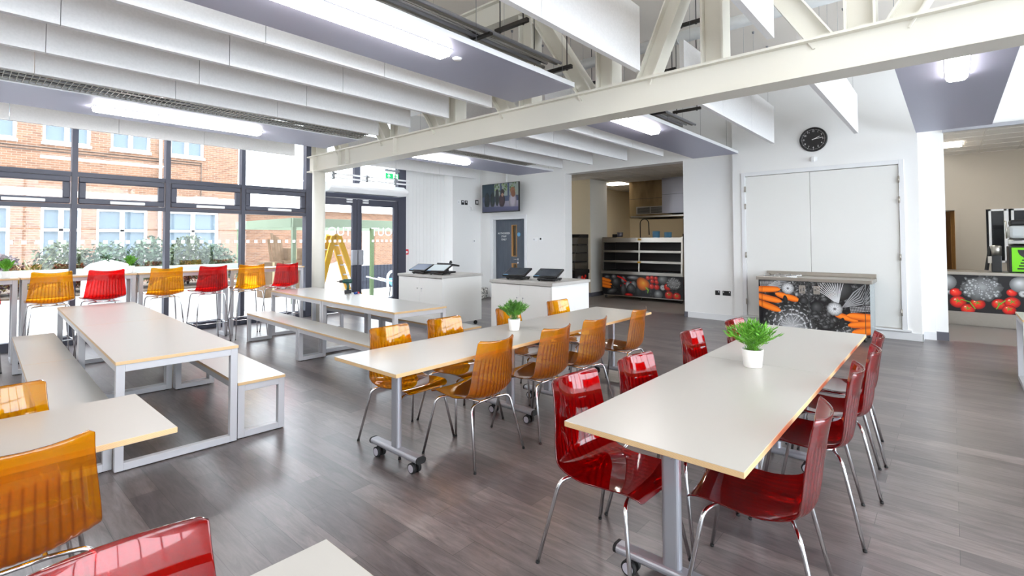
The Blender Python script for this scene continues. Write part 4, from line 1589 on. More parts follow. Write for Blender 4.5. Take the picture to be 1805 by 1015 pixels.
def art_cabinet(p, W):
    """mirror-like spread of cabbage, leaves, garlic and carrots"""
    p.curly(W * 0.5, 0.5, W * 0.56, 0.42, 260, 5, 40, 150, 0.055)
    p.curly(W * 0.47, 0.66, 0.30, 0.16, 90, 25, 70, 215, 0.035)
    p.ball(0.86, 0.36, 0.085, 0.10, 96, 34)
    p.ball(0.68, 0.46, 0.06, 0.07, 90, 34)
    p.ball(0.93, 0.24, 0.07, 0.06, 110, 30)
    p.corn(0.02, 0.71, 0.34, 0.73, 0.045)
    p.stalks(0.14, 0.68, 0.2, 0.8, 0.36, 7, 0.008, 190)
    p.cabbage(0.50, 0.03, 0.42, 2)
    p.cabbage(1.33, -0.16, 0.34, 7)
    p.curly(0.95, 0.20, 0.18, 0.14, 50, 15, 50, 150, 0.05)
    p.carrot(0.60, 0.47, 0.26, 0.555, 0.050)
    p.carrot(-0.05, 0.61, 0.335, 0.63, 0.052)
    p.carrot(-0.05, 0.505, 0.355, 0.43, 0.052)
    p.carrot(-0.05, 0.40, 0.34, 0.275, 0.056)
    p.ell(0.41, 0.46, 0.035, 0.075, 0.1, [G(46), G(20)], 0, 0)
    p.garlic(0.45, 0.65, 0.098)
    # the other half
    p.ell(1.14, 0.66, 0.20, 0.17, 0.2, [G(120), G(70), G(26)])
    p.stalks(1.15, 0.44, 1.95, 1.1, 0.40, 13, 0.006, 235)
    p.stalks(1.20, 0.40, 0.62, 0.75, 0.55, 7, 0.011, 165)
    p.corn(1.30, 0.37, 1.62, 0.42, 0.045)
    p.carrot(1.10, 0.29, 1.40, 0.21, 0.045)
    p.carrot(1.62, 0.27, 1.26, 0.285, 0.055)
    p.carrot(1.62, 0.19, 1.27, 0.135, 0.052)
    p.carrot(1.62, 0.09, 1.32, 0.025, 0.055)
    p.ell(1.19, 0.16, 0.035, 0.085, -0.2, [G(46), G(20)], 0, 0)
    p.garlic(1.10, 0.37, 0.108)

def art_tomatoes(p, u, h, flip=1):
    def U(x):
        return u + flip * x
    p.ball(U(0.05), h - 0.14, 0.14, 0.14, 215, 90)
    p.ball(U(0.08), 0.34, 0.05, 0.05, 200, 60)
    p.tomato(U(0.17), 0.34, 0.085, False)
    p.tomato(U(0.20), 0.17, 0.115)
    p.tomato(U(0.33), 0.05, 0.10)
    p.tomato(U(0.46), 0.155, 0.105)
    p.tomato(U(0.74), 0.17, 0.10)
    p.tomato(U(0.90), 0.21, 0.105)
    p.tomato(U(0.86), 0.08, 0.09)
    p.tomato(U(0.90), 0.38, 0.07, False)
    p.curly(U(0.52), h - 0.20, 0.28, 0.22, 60, 31, 60, 170, 0.05)
    p.broccoli(U(0.52), 0.42, 0.27, 8)
    p.strip([(U(0.24), 0.22), (U(0.36), 0.18), (U(0.43), 0.06)], 0.008, lin((120, 190, 60)), lin((50, 110, 20)))
    p.strip([(U(0.82), 0.24), (U(0.74), 0.16), (U(0.70), 0.08)], 0.008, lin((120, 190, 60)), lin((50, 110, 20)))
    p.ball(U(1.02), h - 0.14, 0.15, 0.14, 225, 96)
    p.garlic(U(1.04), 0.37, 0.062)
    for (x, y) in ((1.16, h - .14), (1.22, h - .22), (1.14, h - .26), (1.26, h - .12), (1.2, h - .32), (1.28, h - .28)):
        p.tomato(U(x), y, 0.058, False)
    p.ball(U(1.18), 0.22, 0.10, 0.11, 190, 60)

def art_display(p, W, h):
    p.curly(W / 2, h / 2, W / 2, h / 2, 90, 41, 26, 90, 0.07)
    for k, (a, b, c, d) in enumerate(((-.05, .42, .28, .36), (-.05, .33, .30, .27), (-.05, .24, .28, .20))):
        p.carrot(a, b, c, d, 0.048)
    p.ball(0.16, 0.47, 0.10, 0.05, 150, 40)
    p.ball(0.42, 0.34, 0.13, 0.14, 120, 26)
    p.ball(0.30, 0.10, 0.16, 0.07, 130, 40, 0.3)
    p.ball(0.36, 0.48, 0.08, 0.06, 170, 60)
    p.ball(0.64, 0.42, 0.07, 0.09, 200, 70)
    p.strip([(0.46, 0.50), (0.60, 0.46), (0.72, 0.38), (0.80, 0.35)], [0.02, 0.026, 0.02, 0.004], lin((232, 40, 36)), lin((130, 10, 14)))
    p.strip([(0.56, 0.24), (0.68, 0.31), (0.82, 0.35), (0.96, 0.37)], [0.02, 0.026, 0.02, 0.004], lin((232, 40, 36)), lin((130, 10, 14)))
    p.ball(0.92, 0.48, 0.17, 0.05, 190, 70)
    p.ball(0.78, 0.28, 0.08, 0.11, 200, 80)
    p.ball(0.94, 0.30, 0.08, 0.10, 180, 70)
    p.ball(0.86, 0.20, 0.12, 0.12, 130, 36)
    p.ball(0.64, 0.16, 0.08, 0.16, 110, 40, 0, 5)
    p.ell(0.80, 0.03, 0.12, 0.04, 0, [lin((240, 70, 60)), lin((200, 20, 24)), lin((110, 6, 10))])
    p.ball(1.08, 0.14, 0.09, 0.16, 64, 18)
    p.ell(1.20, 0.33, 0.19, 0.16, -0.5, [lin((255, 190, 60)), lin((246, 150, 30)), lin((226, 112, 16)), lin((150, 64, 8))], 0, 0.2, 24, 0.06, 3)
    p.strip([(1.28, 0.25), (1.35, 0.18), (1.33, 0.10)], [0.02, 0.022, 0.008], lin((150, 200, 60)), lin((70, 130, 30)))
    for (x, y, r) in ((1.34, .49, .06), (1.45, .50, .06), (1.56, .49, .055), (1.46, .41, .06), (1.58, .40, .065), (1.44, .28, .075), (1.58, .27, .075)):
        p.tomato(x, y, r, False)
    p.ball(1.74, 0.46, 0.14, 0.11, 170, 60)
    p.ball(1.62, 0.09, 0.12, 0.11, 190, 60)
    p.garlic(1.74, 0.27, 0.075)
    p.tomato(1.87, 0.29, 0.10, False)
    p.broccoli(2.02, 0.38, 0.19, 12)
    p.tomato(1.90, 0.09, 0.11)
    p.tomato(2.10, 0.07, 0.105)

# ---------------------------------------------------------------- vegetable-print cabinet in front of the shutter
t = thing('print_cabinet', 'cabinet with vegetable photo print doors and a steel top, in front of the white shutter', 'cabinet', (9.52, 1.71, 0))
cx0, cx1, cy0, cy1 = -0.31, 0.31, -0.775, 0.775
m_ = MB(); m_.box(cx0 + 0.004, cy0, 0.11, cx1, cy1, 0.885)
m_.build('carcass', mat('pale_steel_cabinet_side', (190, 200, 204), 0.25, metal=0.7), t)
m_ = MB(); m_.box(cx0 - 0.035, cy0 - 0.035, 0.885, cx1 + 0.015, cy1 + 0.035, 0.94); m_.box(cx1 - 0.01, cy0 - 0.03, 0.94, cx1 + 0.015, cy1 + 0.03, 1.005)
m_.build('worktop', M['steel'], t, bevel=0.004)
def front_place(x, ymax, z0):
    return lambda u, v, w: (x - w, ymax - u, z0 + v)
Wc, Hc = 1.55, 0.775
for k, (a, b) in enumerate(((0.06, 0.745), (0.75, 1.49))):
    d_ = MB(); d_.box(cx0 - 0.016, cy1 - b + 0.002, 0.112, cx0 + 0.004, cy1 - a - 0.002, 0.883)
    do = d_.build('door', M['black'], t)
    p = Print(front_place(cx0 - 0.016, cy1, 0.11), Hc - 0.004, a + 0.003, b - 0.003); art_cabinet(p, Wc); p.build('vegetable_print', do)
    l_ = MB()
    ly = cy1 - (0.655 if k == 0 else 0.86)
    lx = cx0 - 0.030
    for (y0, y1, z0, z1) in ((-.045, -.028, .69, .82), (.028, .045, .69, .82), (-.028, .028, .69, .705), (-.028, .028, .805, .82)):
        l_.box(lx, ly + y0, z0, lx + 0.012, ly + y1, z1)
    l_.box(lx + 0.007, ly - .028, .705, lx + 0.011, ly + .028, .805)
    l_.box(lx - 0.006, ly - .012, .72, lx + 0.008, ly + .012, .79)
    l_.build('latch', M['steel'], do, bevel=0.002)
for k, (a, b) in enumerate(((0.0, 0.057), (1.493, 1.55))):
    d_ = MB(); d_.box(cx0 - 0.012, cy1 - b, 0.112, cx0 + 0.004, cy1 - a, 0.883)
    so = d_.build('side_stile', M['black'], t)
    p = Print(front_place(cx0 - 0.012, cy1, 0.11), Hc - 0.004, a, b); art_cabinet(p, Wc); p.build('vegetable_print', so)
for sx, sy in ((-1, -1), (-1, 1), (1, -1), (1, 1)):
    k_ = MB(); x, y = sx * 0.25, sy * 0.70
    k_.box(x - 0.03, y - 0.03, 0.095, x + 0.03, y + 0.03, 0.11); k_.box(x - 0.02, y - 0.014, 0.06, x + 0.02, y + 0.014, 0.095)
    k_.tube([(x, y - 0.016, 0.04), (x, y + 0.016, 0.04)], 0.04, 16)
    k_.build('castor', M['steel_dark'], t)
rk = MB()
for k in range(4):
    y = 1.93 + k * 0.16
    rk.tube([(9.27, y, 0.946), (9.29, y, 0.975), (9.62, y, 0.975), (9.64, y, 0.946)], 0.005, 6)
rk.tube([(9.27, 1.92, 0.947), (9.27, 2.42, 0.947)], 0.006, 6)
rk.tube([(9.64, 1.92, 0.947), (9.64, 2.42, 0.947)], 0.006, 6)
tag(rk.build('wire_rack', M['chrome']), 'low chrome wire rack lying on the steel top of the vegetable print cabinet', 'rack')

# ---------------------------------------------------------------- till cabinets and tills
def till_cabinet(x0, y0, y1, label):
    Dp = 0.96
    t_ = thing('till_cabinet', label, 'cabinet', (x0 + Dp / 2, (y0 + y1) / 2, 0), 0, 'white till cabinets')
    h, w = (y1 - y0) / 2, Dp / 2
    m_ = MB()
    m_.box(-w, -h, 0.09, w, -h + 0.02, 0.905); m_.box(-w, h - 0.02, 0.09, w, h, 0.905)
    m_.box(w - 0.02, -h + 0.02, 0.09, w, h - 0.02, 0.905); m_.box(-w + 0.03, -h + 0.02, 0.09, w - 0.02, h - 0.02, 0.11)
    m_.build('carcass', M['cab_white'], t_)
    m_ = MB(); m_.box(-w - 0.02, -h - 0.02, 0.905, w + 0.02, h + 0.02, 0.95)
    m_.build('worktop', M['worktop'], t_, bevel=0.003)
    for sg in (-1, 1):
        d_ = MB()
        a, b = (0.002, h - 0.022) if sg > 0 else (-h + 0.022, -0.002)
        d_.box(-w, a, 0.10, -w + 0.02, b, 0.895)
        do = d_.build('door', M['cab_white'], t_)
        l_ = MB(); l_.cyl((-w - 0.008, sg * 0.06, 0.70), (-w, sg * 0.06, 0.70), 0.011, 12)
        if sg < 0:
            l_.box(-w - 0.014, -0.062, 0.64, -w - 0.010, -0.056, 0.70)
        l_.build('lock', M['chrome'], do)
    for sx, sy in ((-1, -1), (-1, 1), (1, -1), (1, 1)):
        k_ = MB(); x, y = sx * (w - 0.08), sy * (h - 0.08)
        k_.box(x - 0.03, y - 0.03, 0.082, x + 0.03, y + 0.03, 0.09); k_.box(x - 0.012, y - 0.012, 0.055, x + 0.012, y + 0.012, 0.082)
        k_.tube([(x, y - 0.016, 0.034), (x, y + 0.016, 0.034)], 0.034, 14)
        k_.build('castor', M['rubber'], t_)
till_cabinet(5.74, 6.66, 7.92, 'white two-door cabinet with tills, beside the entrance doors')
till_cabinet(5.74, 4.29, 5.49, 'white two-door cabinet with tills, in front of the slate grey staff door')

def till(x, y, rz, label, face=None):
    t_ = thing('till', label, 'till', (x, y, 0.95), rz, 'touch screen tills')
    b_ = MB()
    b_.box(-0.13, -0.15, 0.012, 0.13, 0.15, 0.04)
    b_.build('base', M['black'], t_, bevel=0.006)
    f_ = MB()
    for sx in (-1, 1):
        for sy in (-1, 1):
            f_.cyl((sx * 0.105, sy * 0.125, 0), (sx * 0.105, sy * 0.125, 0.014), 0.014, 10)
    f_.build('foot', M['rubber'], t_)
    n_ = MB(); n_.bar((0.05, 0, 0.03), (0.03, 0, 0.11), 0.16, 0.03, up=(1, 0, 0)); n_.build('neck', M['black'], t_)
    # screen leans back: low edge towards -x
    s_ = MB()
    a, b = Vector((-0.16, 0, 0.060)), Vector((0.10, 0, 0.165))
    s_.bar(a, b, 0.40, 0.028)
    so = s_.build('screen', M['black'], t_, bevel=0.004)
    g_ = MB()
    d = (b - a).normalized(); up = Vector((-d.z, 0, d.x))
    g_.bar(a + d * 0.02 + up * 0.0145, b - d * 0.02 + up * 0.0145, 0.36, 0.001)
    g_.build('screen_glass', face or M['till_glass'], so)
    k_ = MB(); p0 = a + d * 0.014 + up * 0.0155
    k_.bar(p0 + Vector((0, 0.10, 0)), p0 + Vector((0, 0.185, 0)), 0.014, 0.0012, up=tuple(up))
    k_.build('screen_badge', M['blue'], so)
till(6.05, 5.19, R(12), 'black till with dark screen on the cabinet before the staff door, beside that door')
till(6.12, 4.62, R(12), 'black till with dark screen on the cabinet before the staff door, the kitchen side one')
till(5.96, 7.48, R(8), 'black till with a blue-grey keypad screen on the cabinet by the entrance', mat('mottled_till_screen', (110, 120, 140), 0.2))
till(5.98, 7.00, R(14), 'black till with a bright pale screen on the cabinet by the entrance', mat('pale_till_screen', (196, 208, 212), 0.12))
t = thing('till', 'third till seen from behind on the cabinet by the entrance', 'till', (6.40, 7.28, 0.95), 0)
b_ = MB(); b_.box(-0.10, -0.13, 0, 0.10, 0.13, 0.03); b_.build('base', M['black'], t, bevel=0.005)
b_ = MB(); b_.bar((-0.02, 0, 0.02), (-0.04, 0, 0.15), 0.10, 0.03, up=(1, 0, 0)); b_.build('neck', M['black'], t)
b_ = MB(); b_.bar((-0.10, 0, 0.175), (0.14, 0, 0.13), 0.38, 0.03); b_.build('screen', M['black'], t, bevel=0.004)
b_ = MB(); b_.box(-0.06, -0.17, 0.185, -0.03, -0.12, 0.215); b_.cyl((-0.045, -0.145, 0.215), (-0.045, -0.145, 0.235), 0.02, 10); b_.build('card_reader', M['black'], t)

# ---------------------------------------------------------------- heated display counter in the kitchen opening
t = thing('display_counter', 'stainless heated display counter with dark shelves above a vegetable print panel', 'display counter', (11.9, 6.05, 0))
W2 = 1.13
m_ = MB()
m_.box(0.0, -W2, 0.10, 0.72, W2, 0.66)
m_.build('body', M['steel_dark'], t)
p = Print(lambda u, v, w: (-0.004 - w, W2 - u, 0.10 + v), 0.55, 0, 2 * W2)
art_display(p, 2 * W2, 0.55)
p.build('vegetable_print', t)
m_ = MB(); m_.box(-0.05, -W2 - 0.01, 0.66, 0.72, W2 + 0.01, 0.735); m_.build('front_rail', M['steel'], t, bevel=0.004)
for s_ in (-1, 1):
    e_ = MB(); y = s_ * (W2 - 0.02)
    e_.prism([(-0.04, 0.735), (0.02, 1.64), (0.72, 1.64), (0.72, 0.735)], 'y', y - 0.02, y + 0.02)
    eo = e_.build('end_frame', M['steel'], t)
    e_ = MB(); e_.prism([(0.02, 0.755), (0.06, 1.49), (0.65, 1.49), (0.65, 0.755)], 'y', y - s_ * 0.022 - 0.001, y - s_ * 0.022 + 0.001); e_.build('end_lining', M['display_dark'], eo)
m_ = MB(); m_.prism([(0.0, 1.50), (0.008, 1.62), (0.72, 1.62), (0.72, 1.50)], 'y', -W2, W2); m_.build('canopy', M['steel'], t)
m_ = MB(); m_.box(0.66, -W2 + 0.04, 0.735, 0.70, W2 - 0.04, 1.50); m_.build('back_panel', M['display_dark'], t)
for z in (1.00, 1.27):
    m_ = MB(); m_.box(0.0, -W2 + 0.04, z - 0.02, 0.62, W2 - 0.04, z); so = m_.build('shelf', M['steel_dark'], t)
    m_ = MB(); m_.box(-0.025, -W2 + 0.04, z - 0.035, 0.0, W2 - 0.04, z + 0.02); m_.build('shelf_rail', M['steel'], so)
m_ = MB(); m_.box(0.0, -W2 + 0.04, 0.735, 0.62, W2 - 0.04, 0.75); m_.build('shelf', M['black'], t)
m_ = MB(); m_.bar((-0.030, 0.02, 0.735), (0.012, 0.02, 1.53), 0.035, 0.03, up=(1, 0, 0)); m_.build('centre_post', M['steel'], t)
for z, x in ((1.575, -0.010), (0.985, -0.042)):
    m_ = MB(); m_.box(x, -0.03, z - 0.025, x + 0.006, 0.06, z + 0.025); m_.build('yellow_sticker', M['yellow'], t)
m_ = MB(); m_.box(0.03, -W2 + 0.02, 0.075, 0.69, W2 - 0.02, 0.10); m_.build('plinth_rail', M['steel'], t)
for x, y in ((0.06, -1.05), (0.06, 0.0), (0.06, 1.05), (0.64, -1.05), (0.64, 1.05)):
    k_ = MB(); k_.box(x - 0.015, y - 0.012, 0.05, x + 0.015, y + 0.012, 0.075)
    k_.tube([(x, y - 0.016, 0.036), (x, y + 0.016, 0.036)], 0.036, 14)
    k_.build('castor', M['steel_dark'], t)
# strip of printed panel and worktop past its end
t = thing('print_counter', 'narrow counter end with tomato print squeezed between the display counter and white pillar', 'counter', (12.05, 4.60, 0))
m_ = MB(); m_.box(0, -0.26, 0.16, 0.6, 0.26, 0.60); m_.build('body', M['steel_dark'], t)
m_ = MB(); m_.box(-0.02, -0.27, 0.60, 0.62, 0.27, 0.66); m_.build('worktop', M['steel'], t)
p = Print(lambda u, v, w: (-0.001 - w, 0.26 - u, 0.16 + v), 0.44, 0, 0.52)
p.tomato(0.12, 0.32, 0.09, False); p.tomato(0.15, 0.16, 0.12, False); p.tomato(0.10, 0.04, 0.07, False); p.ball(0.36, 0.3, 0.12, 0.12)
p.build('vegetable_print', t)
m_ = MB(); m_.box(0.02, -0.24, 0, 0.58, 0.24, 0.16); m_.build('plinth', M['white'], t)

# curved glass patisserie case
t = thing('display_case', 'narrow curved-glass display case with shelves and tomato print beside the kitchen opening', 'display case', (11.35, 7.95, 0))
m_ = MB(); m_.box(-0.25, -0.42, 0.10, 0.40, 0.42, 0.66); m_.build('body', M['steel_dark'], t)
p = Print(lambda u, v, w: (-0.252 - w, 0.42 - u, 0.10 + v), 0.56, 0, 0.84)
for (x, y, r) in ((.20, .45, .06), (.30, .40, .06), (.42, .44, .06), (.38, .33, .06), (.52, .42, .055), (.62, .36, .06), (.26, .30, .05), (.70, .44, .05)):
    p.tomato(x, y, r, False)
p.ball(0.06, .42, .09, .10, 190, 60); p.ball(.22, .12, .16, .12); p.ball(.6, .14, .16, .14, 120, 30); p.ball(.78, .3, .08, .12, 200, 80)
p.build('vegetable_print', t)
p = Print(lambda u, v, w: (-0.25 + u, -0.422 - w, 0.10 + v), 0.56, 0, 0.65)
p.ball(0.2, .42, .12, .10, 190, 60); p.ball(.22, .16, .16, .12); p.ball(.5, .24, .16, .14, 120, 30)
for (x, y, r) in ((.34, .45, .06), (.44, .40, .06), (.5, .48, .05)):
    p.tomato(x, y, r, False)
p.build('vegetable_print', t)
m_ = MB(); m_.box(-0.28, -0.44, 0.66, 0.42, 0.44, 0.76); m_.build('deck', M['steel_dark'], t)
for z, x in ((0.96, -0.16), (1.20, -0.12), (1.42, -0.06)):
    m_ = MB(); m_.box(x, -0.40, z, 0.36, 0.40, z + 0.03); m_.build('shelf', M['steel_dark'], t)
m_ = MB(); m_.box(-0.02, -0.43, 1.63, 0.40, 0.43, 1.72); m_.build('canopy', M['steel_dark'], t)
m_ = MB(); m_.box(0.37, -0.42, 0.76, 0.40, 0.42, 1.63); m_.build('back_panel', M['steel'], t)
m_ = MB()
cur = [(-0.27 + 0.25 * (1 - math.cos(a * PI / 24)), 0.76 + 0.89 * math.sin(a * PI / 24)) for a in range(13)]
for i in range(12):
    (xa, za), (xb, zb) = cur[i], cur[i + 1]
    m_.add([(xa, -0.42, za), (xb, -0.42, zb), (xb, 0.42, zb), (xa, 0.42, za), (xa + .006, -0.42, za), (xb + .006, -0.42, zb), (xb + .006, 0.42, zb), (xa + .006, 0.42, za)],
           [(0, 3, 2, 1), (4, 5, 6, 7)], 0, True)
m_.build('curved_glass', M['glass'], t)
m_ = MB(); m_.tube([(x, -0.42, z) for x, z in cur], 0.008, 6); m_.build('glass_edge_trim', M['steel_dark'], t)

# hood and back-of-kitchen equipment
t = thing('extraction_hood', 'large stainless extraction hood with grilles hanging over the kitchen range', 'extraction hood', (13.0, 5.9, 0))
m_ = MB(); m_.box(0.32, -0.10, 2.20, 1.6, 1.20, 3.26); m_.build('side_duct', noisy(mat('brassy_steel', (150, 128, 94), 0.32, metal=0.85), (120, 100, 72), 5, stretch=(1, 1, 0.3)), t)
for z in (2.75,):
    m_ = MB(); m_.box(0.314, -0.10, z - 0.004, 0.32, 1.20, z + 0.004); m_.build('panel_seam', M['black'], t)
m_ = MB(); m_.box(0.0, -1.6, 2.29, 1.6, 0.04, 3.26); m_.build('canopy_box', mat('grey_steel_sheet', (150, 148, 154), 0.35, metal=0.8), t)
m_ = MB(); m_.box(-0.004, -1.6, 2.80, 0.0, 0.04, 2.806); m_.build('panel_seam', M['black'], t)
m_ = MB(); m_.box(0.28, 0.10, 2.30, 0.319, 0.96, 2.52); gf = m_.build('grille_frame', M['steel'], t)
for a, b in ((0.12, 0.50), (0.54, 0.92)):
    m_ = MB()
    for k in range(7):
        z = 2.325 + k * 0.025
        m_.box(0.270, a, z, 0.281, b, z + 0.018)
    m_.build('grille', M['steel_dark'], gf)
m_ = MB(); m_.box(-0.02, -1.6, 2.20, 1.6, 0.98, 2.24); m_.build('lower_lip', M['steel'], t)
t = thing('kitchen_range', 'steel cooking equipment standing under the extraction hood behind the display counter', 'kitchen range', (14.1, 5.2, 0))
m_ = MB(); m_.box(0, -1.3, 0, 1.0, 1.6, 0.95); m_.build('body', M['steel'], t)
m_ = MB(); m_.box(0.9, -1.3, 0.95, 1.0, 1.0, 1.75); m_.build('splashback', M['steel_dark'], t)
m_ = MB(); m_.box(0.05, 0.35, 0.95, 0.3, 0.62, 2.19); m_.build('upright_post', M['steel'], t)
m_ = MB(); m_.box(0.0, -0.55, 0.95, 0.6, 0.0, 1.72); m_.build('cooker_unit', M['steel_dark'], t)
tp = MB()
tp.tube([(13.0, 6.60, 1.05), (13.0, 6.60, 2.02)] + [(13.0, 6.60 - 0.13 + 0.13 * math.cos(a * PI / 8), 2.02 + 0.13 * math.sin(a * PI / 8)) for a in range(1, 8)] + [(13.0, 6.34, 2.02), (13.0, 6.33, 1.7)], 0.014, 8)
tag(tp.build('spray_tap', M['steel_dark']), 'tall arched spray tap rising behind the display counter', 'tap')
t = thing('kitchen_counter', 'steel preparation counter standing behind the display counter', 'counter', (13.1, 6.4, 0))
m_ = MB(); m_.box(-0.25, -1.2, 1.02, 0.25, 1.0, 1.05); m_.build('worktop', M['steel'], t)
for x in (-0.22, 0.22):
    for y in (-1.15, 0.95):
        m_ = MB(); m_.cyl((x, y, 0), (x, y, 1.02), 0.02, 8); m_.build('leg', M['steel'], t)
for k, (y, h) in enumerate(((6.12, 0.75), (5.78, 0.72))):
    m_ = MB(); m_.lathe([(0, 0), (0.085, 0), (0.10, h), (0.092, h), (0.08, 0.01), (0, 0.01)], 18, 0, (13.0, y, 1.05))
    tag(m_.build('blue_tub', M['blue']), ['pale blue plastic tub behind the display counter beside the tap', 'pale blue plastic tub behind the display counter beside the steel post'][k], 'tub', 'blue tubs')
m_ = MB(); m_.lathe([(0, 0), (0.07, 0), (0.085, 0.13), (0.078, 0.13), (0.065, 0.01), (0, 0.01)], 18, 0, (12.25, 6.82, 1.641))
tag(m_.build('steel_pot', mat('grey_pot_metal', (110, 108, 116), 0.4, metal=0.5)), 'small grey pot standing on top of the display counter', 'pot')
m_ = MB(); m_.box(12.2, 6.93, 1.641, 12.3, 7.03, 1.72)
tag(m_.build('black_box', M['black']), 'small black box beside the grey pot on the display counter', 'box')

def panel_light(x0, x1, y0, y1, z, label):
    b_ = MB(); b_.box(x0, y0, z - 0.02, x1, y1, z - 0.008)
    o = b_.build('panel_light', M['panel_lamp'])
    tag(o, label, 'ceiling light', 'recessed panel lights')
    f_ = MB()
    for (a, c, d, e) in ((x0 - .02, x1 + .02, y0 - .02, y0), (x0 - .02, x1 + .02, y1, y1 + .02), (x0 - .02, x0, y0, y1), (x1, x1 + .02, y0, y1)):
        f_.box(a, d, z - 0.022, c, e, z - 0.006)
    f_.build('panel_frame', M['white'], o)
panel_light(13.0, 13.6, 7.25, 7.85, 3.254, 'square lit ceiling panel seen beside the kitchen hood')
panel_light(11.4, 12.0, 1.65, 2.25, 3.254, 'added kitchen fill light panel, unseen behind the clock wall')  # added out of view to brighten the kitchen
panel_light(10.9, 11.5, 2.75, 3.35, 3.254, 'added kitchen fill light panel, unseen behind the white pillar')  # second unseen panel, put in only as extra kitchen fill light
panel_light(13.0, 13.6, -0.20, 0.38, 3.454, 'lit ceiling panel over the coffee servery')
panel_light(12.0, 12.6, -3.0, -2.4, 3.454, 'lit ceiling panel further along the coffee servery')

# ---------------------------------------------------------------- coffee servery
t = thing('servery_counter', 'long servery counter with broccoli and tomato print and a steel top', 'counter', (12.25, -2.0, 0))
m_ = MB(); m_.box(0.0, -3.0, 0.25, 0.75, 2.2, 0.91); m_.build('body', M['steel_dark'], t)
m_ = MB(); m_.box(-0.03, -3.0, 0.91, 0.80, 2.25, 0.965); m_.build('worktop', M['steel'], t, bevel=0.004)
m_ = MB(); m_.box(0.02, -3.0, 0.0, 0.75, 2.2, 0.25); m_.build('plinth', M['steel'], t)
p = Print(lambda u, v, w: (-0.003 - w, 2.2 - u, 0.245 + v), 0.665, 0, 3.4)
art_tomatoes(p, 0.07, 0.665); art_tomatoes(p, 2.62, 0.665, -1); art_tomatoes(p, 2.72, 0.665)
p.build('vegetable_print', t)
t = thing('coffee_grinder', 'dark coffee grinder with steel hopper on the servery counter beside the green box', 'coffee grinder', (12.55, -0.60, 0.965))
m_ = MB(); m_.box(-0.10, -0.07, 0, 0.10, 0.06, 0.30); m_.build('base', M['black'], t, bevel=0.008)
m_ = MB(); m_.lathe([(0, 0.30), (0.075, 0.30), (0.08, 0.46), (0.05, 0.48), (0, 0.48)], 16); m_.build('hopper', M['steel'], t)
m_ = MB(); m_.bar((-0.05, 0.13, 0.03), (0.0, 0.07, 0.46), 0.05, 0.03); m_.build('side_arm', M['black'], t)
m_ = MB(); m_.box(-0.12, 0.06, 0.16, 0.02, 0.11, 0.28); m_.build('dial_panel', M['steel'], t)
t = thing('coffee_machine', 'coffee machine with lime green front panel and plastic wrapped top on the servery counter', 'coffee machine', (12.62, -1.13, 0.965))
m_ = MB(); m_.box(-0.18, -0.40, 0.0, 0.30, 0.37, 0.46); m_.build('body', M['black'], t, bevel=0.01)
m_ = MB(); m_.box(-0.20, -0.38, 0.02, -0.18, 0.335, 0.44); go = m_.build('green_panel', M['lime'], t)
m_ = MB()
for k in range(7):
    z = 0.06 + k * 0.05
    m_.box(-0.204, -0.34, z, -0.20, 0.27 - 0.02 * k, z + 0.024)
m_.build('panel_slat', M['black'], go)
m_ = MB()
m_.add([(-0.2055, 0.16 - 0.10 * math.cos(q), 0.40 - 0.13 * math.sin(q)) for q in [PI * k / 14 for k in range(15)]], [tuple(range(15))])
m_.build('panel_arc', M['black'], go)
m_ = MB(); m_.cyl((-0.10, -0.40, 0.53), (-0.10, 0.37, 0.53), 0.055, 18); m_.build('steam_boiler', M['chrome'], t)
m_ = MB(); m_.box(-0.08, -0.38, 0.46, 0.28, 0.34, 0.60); m_.build('upper_body', M['steel_dark'], t)
m_ = MB(); m_.box(-0.16, -0.40, 0.60, 0.28, 0.36, 0.83); m_.build('plastic_wrap', M['clear_wrap'], t, bevel=0.05)
m_ = MB()
m_.tube([(-0.15, -0.42, 0.60), (-0.17, -0.42, 0.80), (-0.10, -0.42, 0.90), (-0.02, -0.42, 0.92)], 0.012, 8)
m_.tube([(-0.15, 0.39, 0.60), (-0.17, 0.39, 0.80), (-0.10, 0.39, 0.90), (0.2, 0.39, 0.92)], 0.012, 8)
m_.build('guard_rail', M['steel'], t)
m_ = MB(); m_.box(-0.14, -0.38, 0.83, 0.28, 0.34, 0.93); m_.build('cup_tray', M['black'], t, bevel=0.03)

# ---------------------------------------------------------------- wall items
t = thing('wall_clock', 'round black wall clock with white numerals and hands above the shutter', 'clock', (XW, 1.748, 3.285))
m_ = MB()
for i in range(0, 1):
    v, f = [], []
    prof = [(0.0, 0.0), (0.205, 0.0), (0.212, -0.015), (0.205, -0.036), (0.190, -0.040), (0.186, -0.026)]
    n = 48
    for r_, x in prof:
        for k in range(n):
            a = 2 * PI * k / n
            v.append((x, r_ * math.cos(a), r_ * math.sin(a)))
    for i in range(len(prof) - 1):
        for k in range(n):
            k2 = (k + 1) % n
            f.append((i * n + k, (i + 1) * n + k, (i + 1) * n + k2, i * n + k2))
    m_.add(v, f, 0, True)
m_.build('rim', M['black'], t)
m_ = MB(); m_.add([(-0.024, 0.188 * math.cos(2 * PI * k / 48), 0.188 * math.sin(2 * PI * k / 48)) for k in range(48)], [tuple(reversed(range(48)))])
fo = m_.build('face', M['clock_face'], t)
m_ = MB()
for h in range(1, 13):
    a = PI / 2 - h * PI / 6
    v, f = text_mesh(str(h), 0.042)
    m_.add([(-0.0262, -(0.142 * math.cos(a) + q[0]), 0.142 * math.sin(a) + q[1]) for q in v], f)
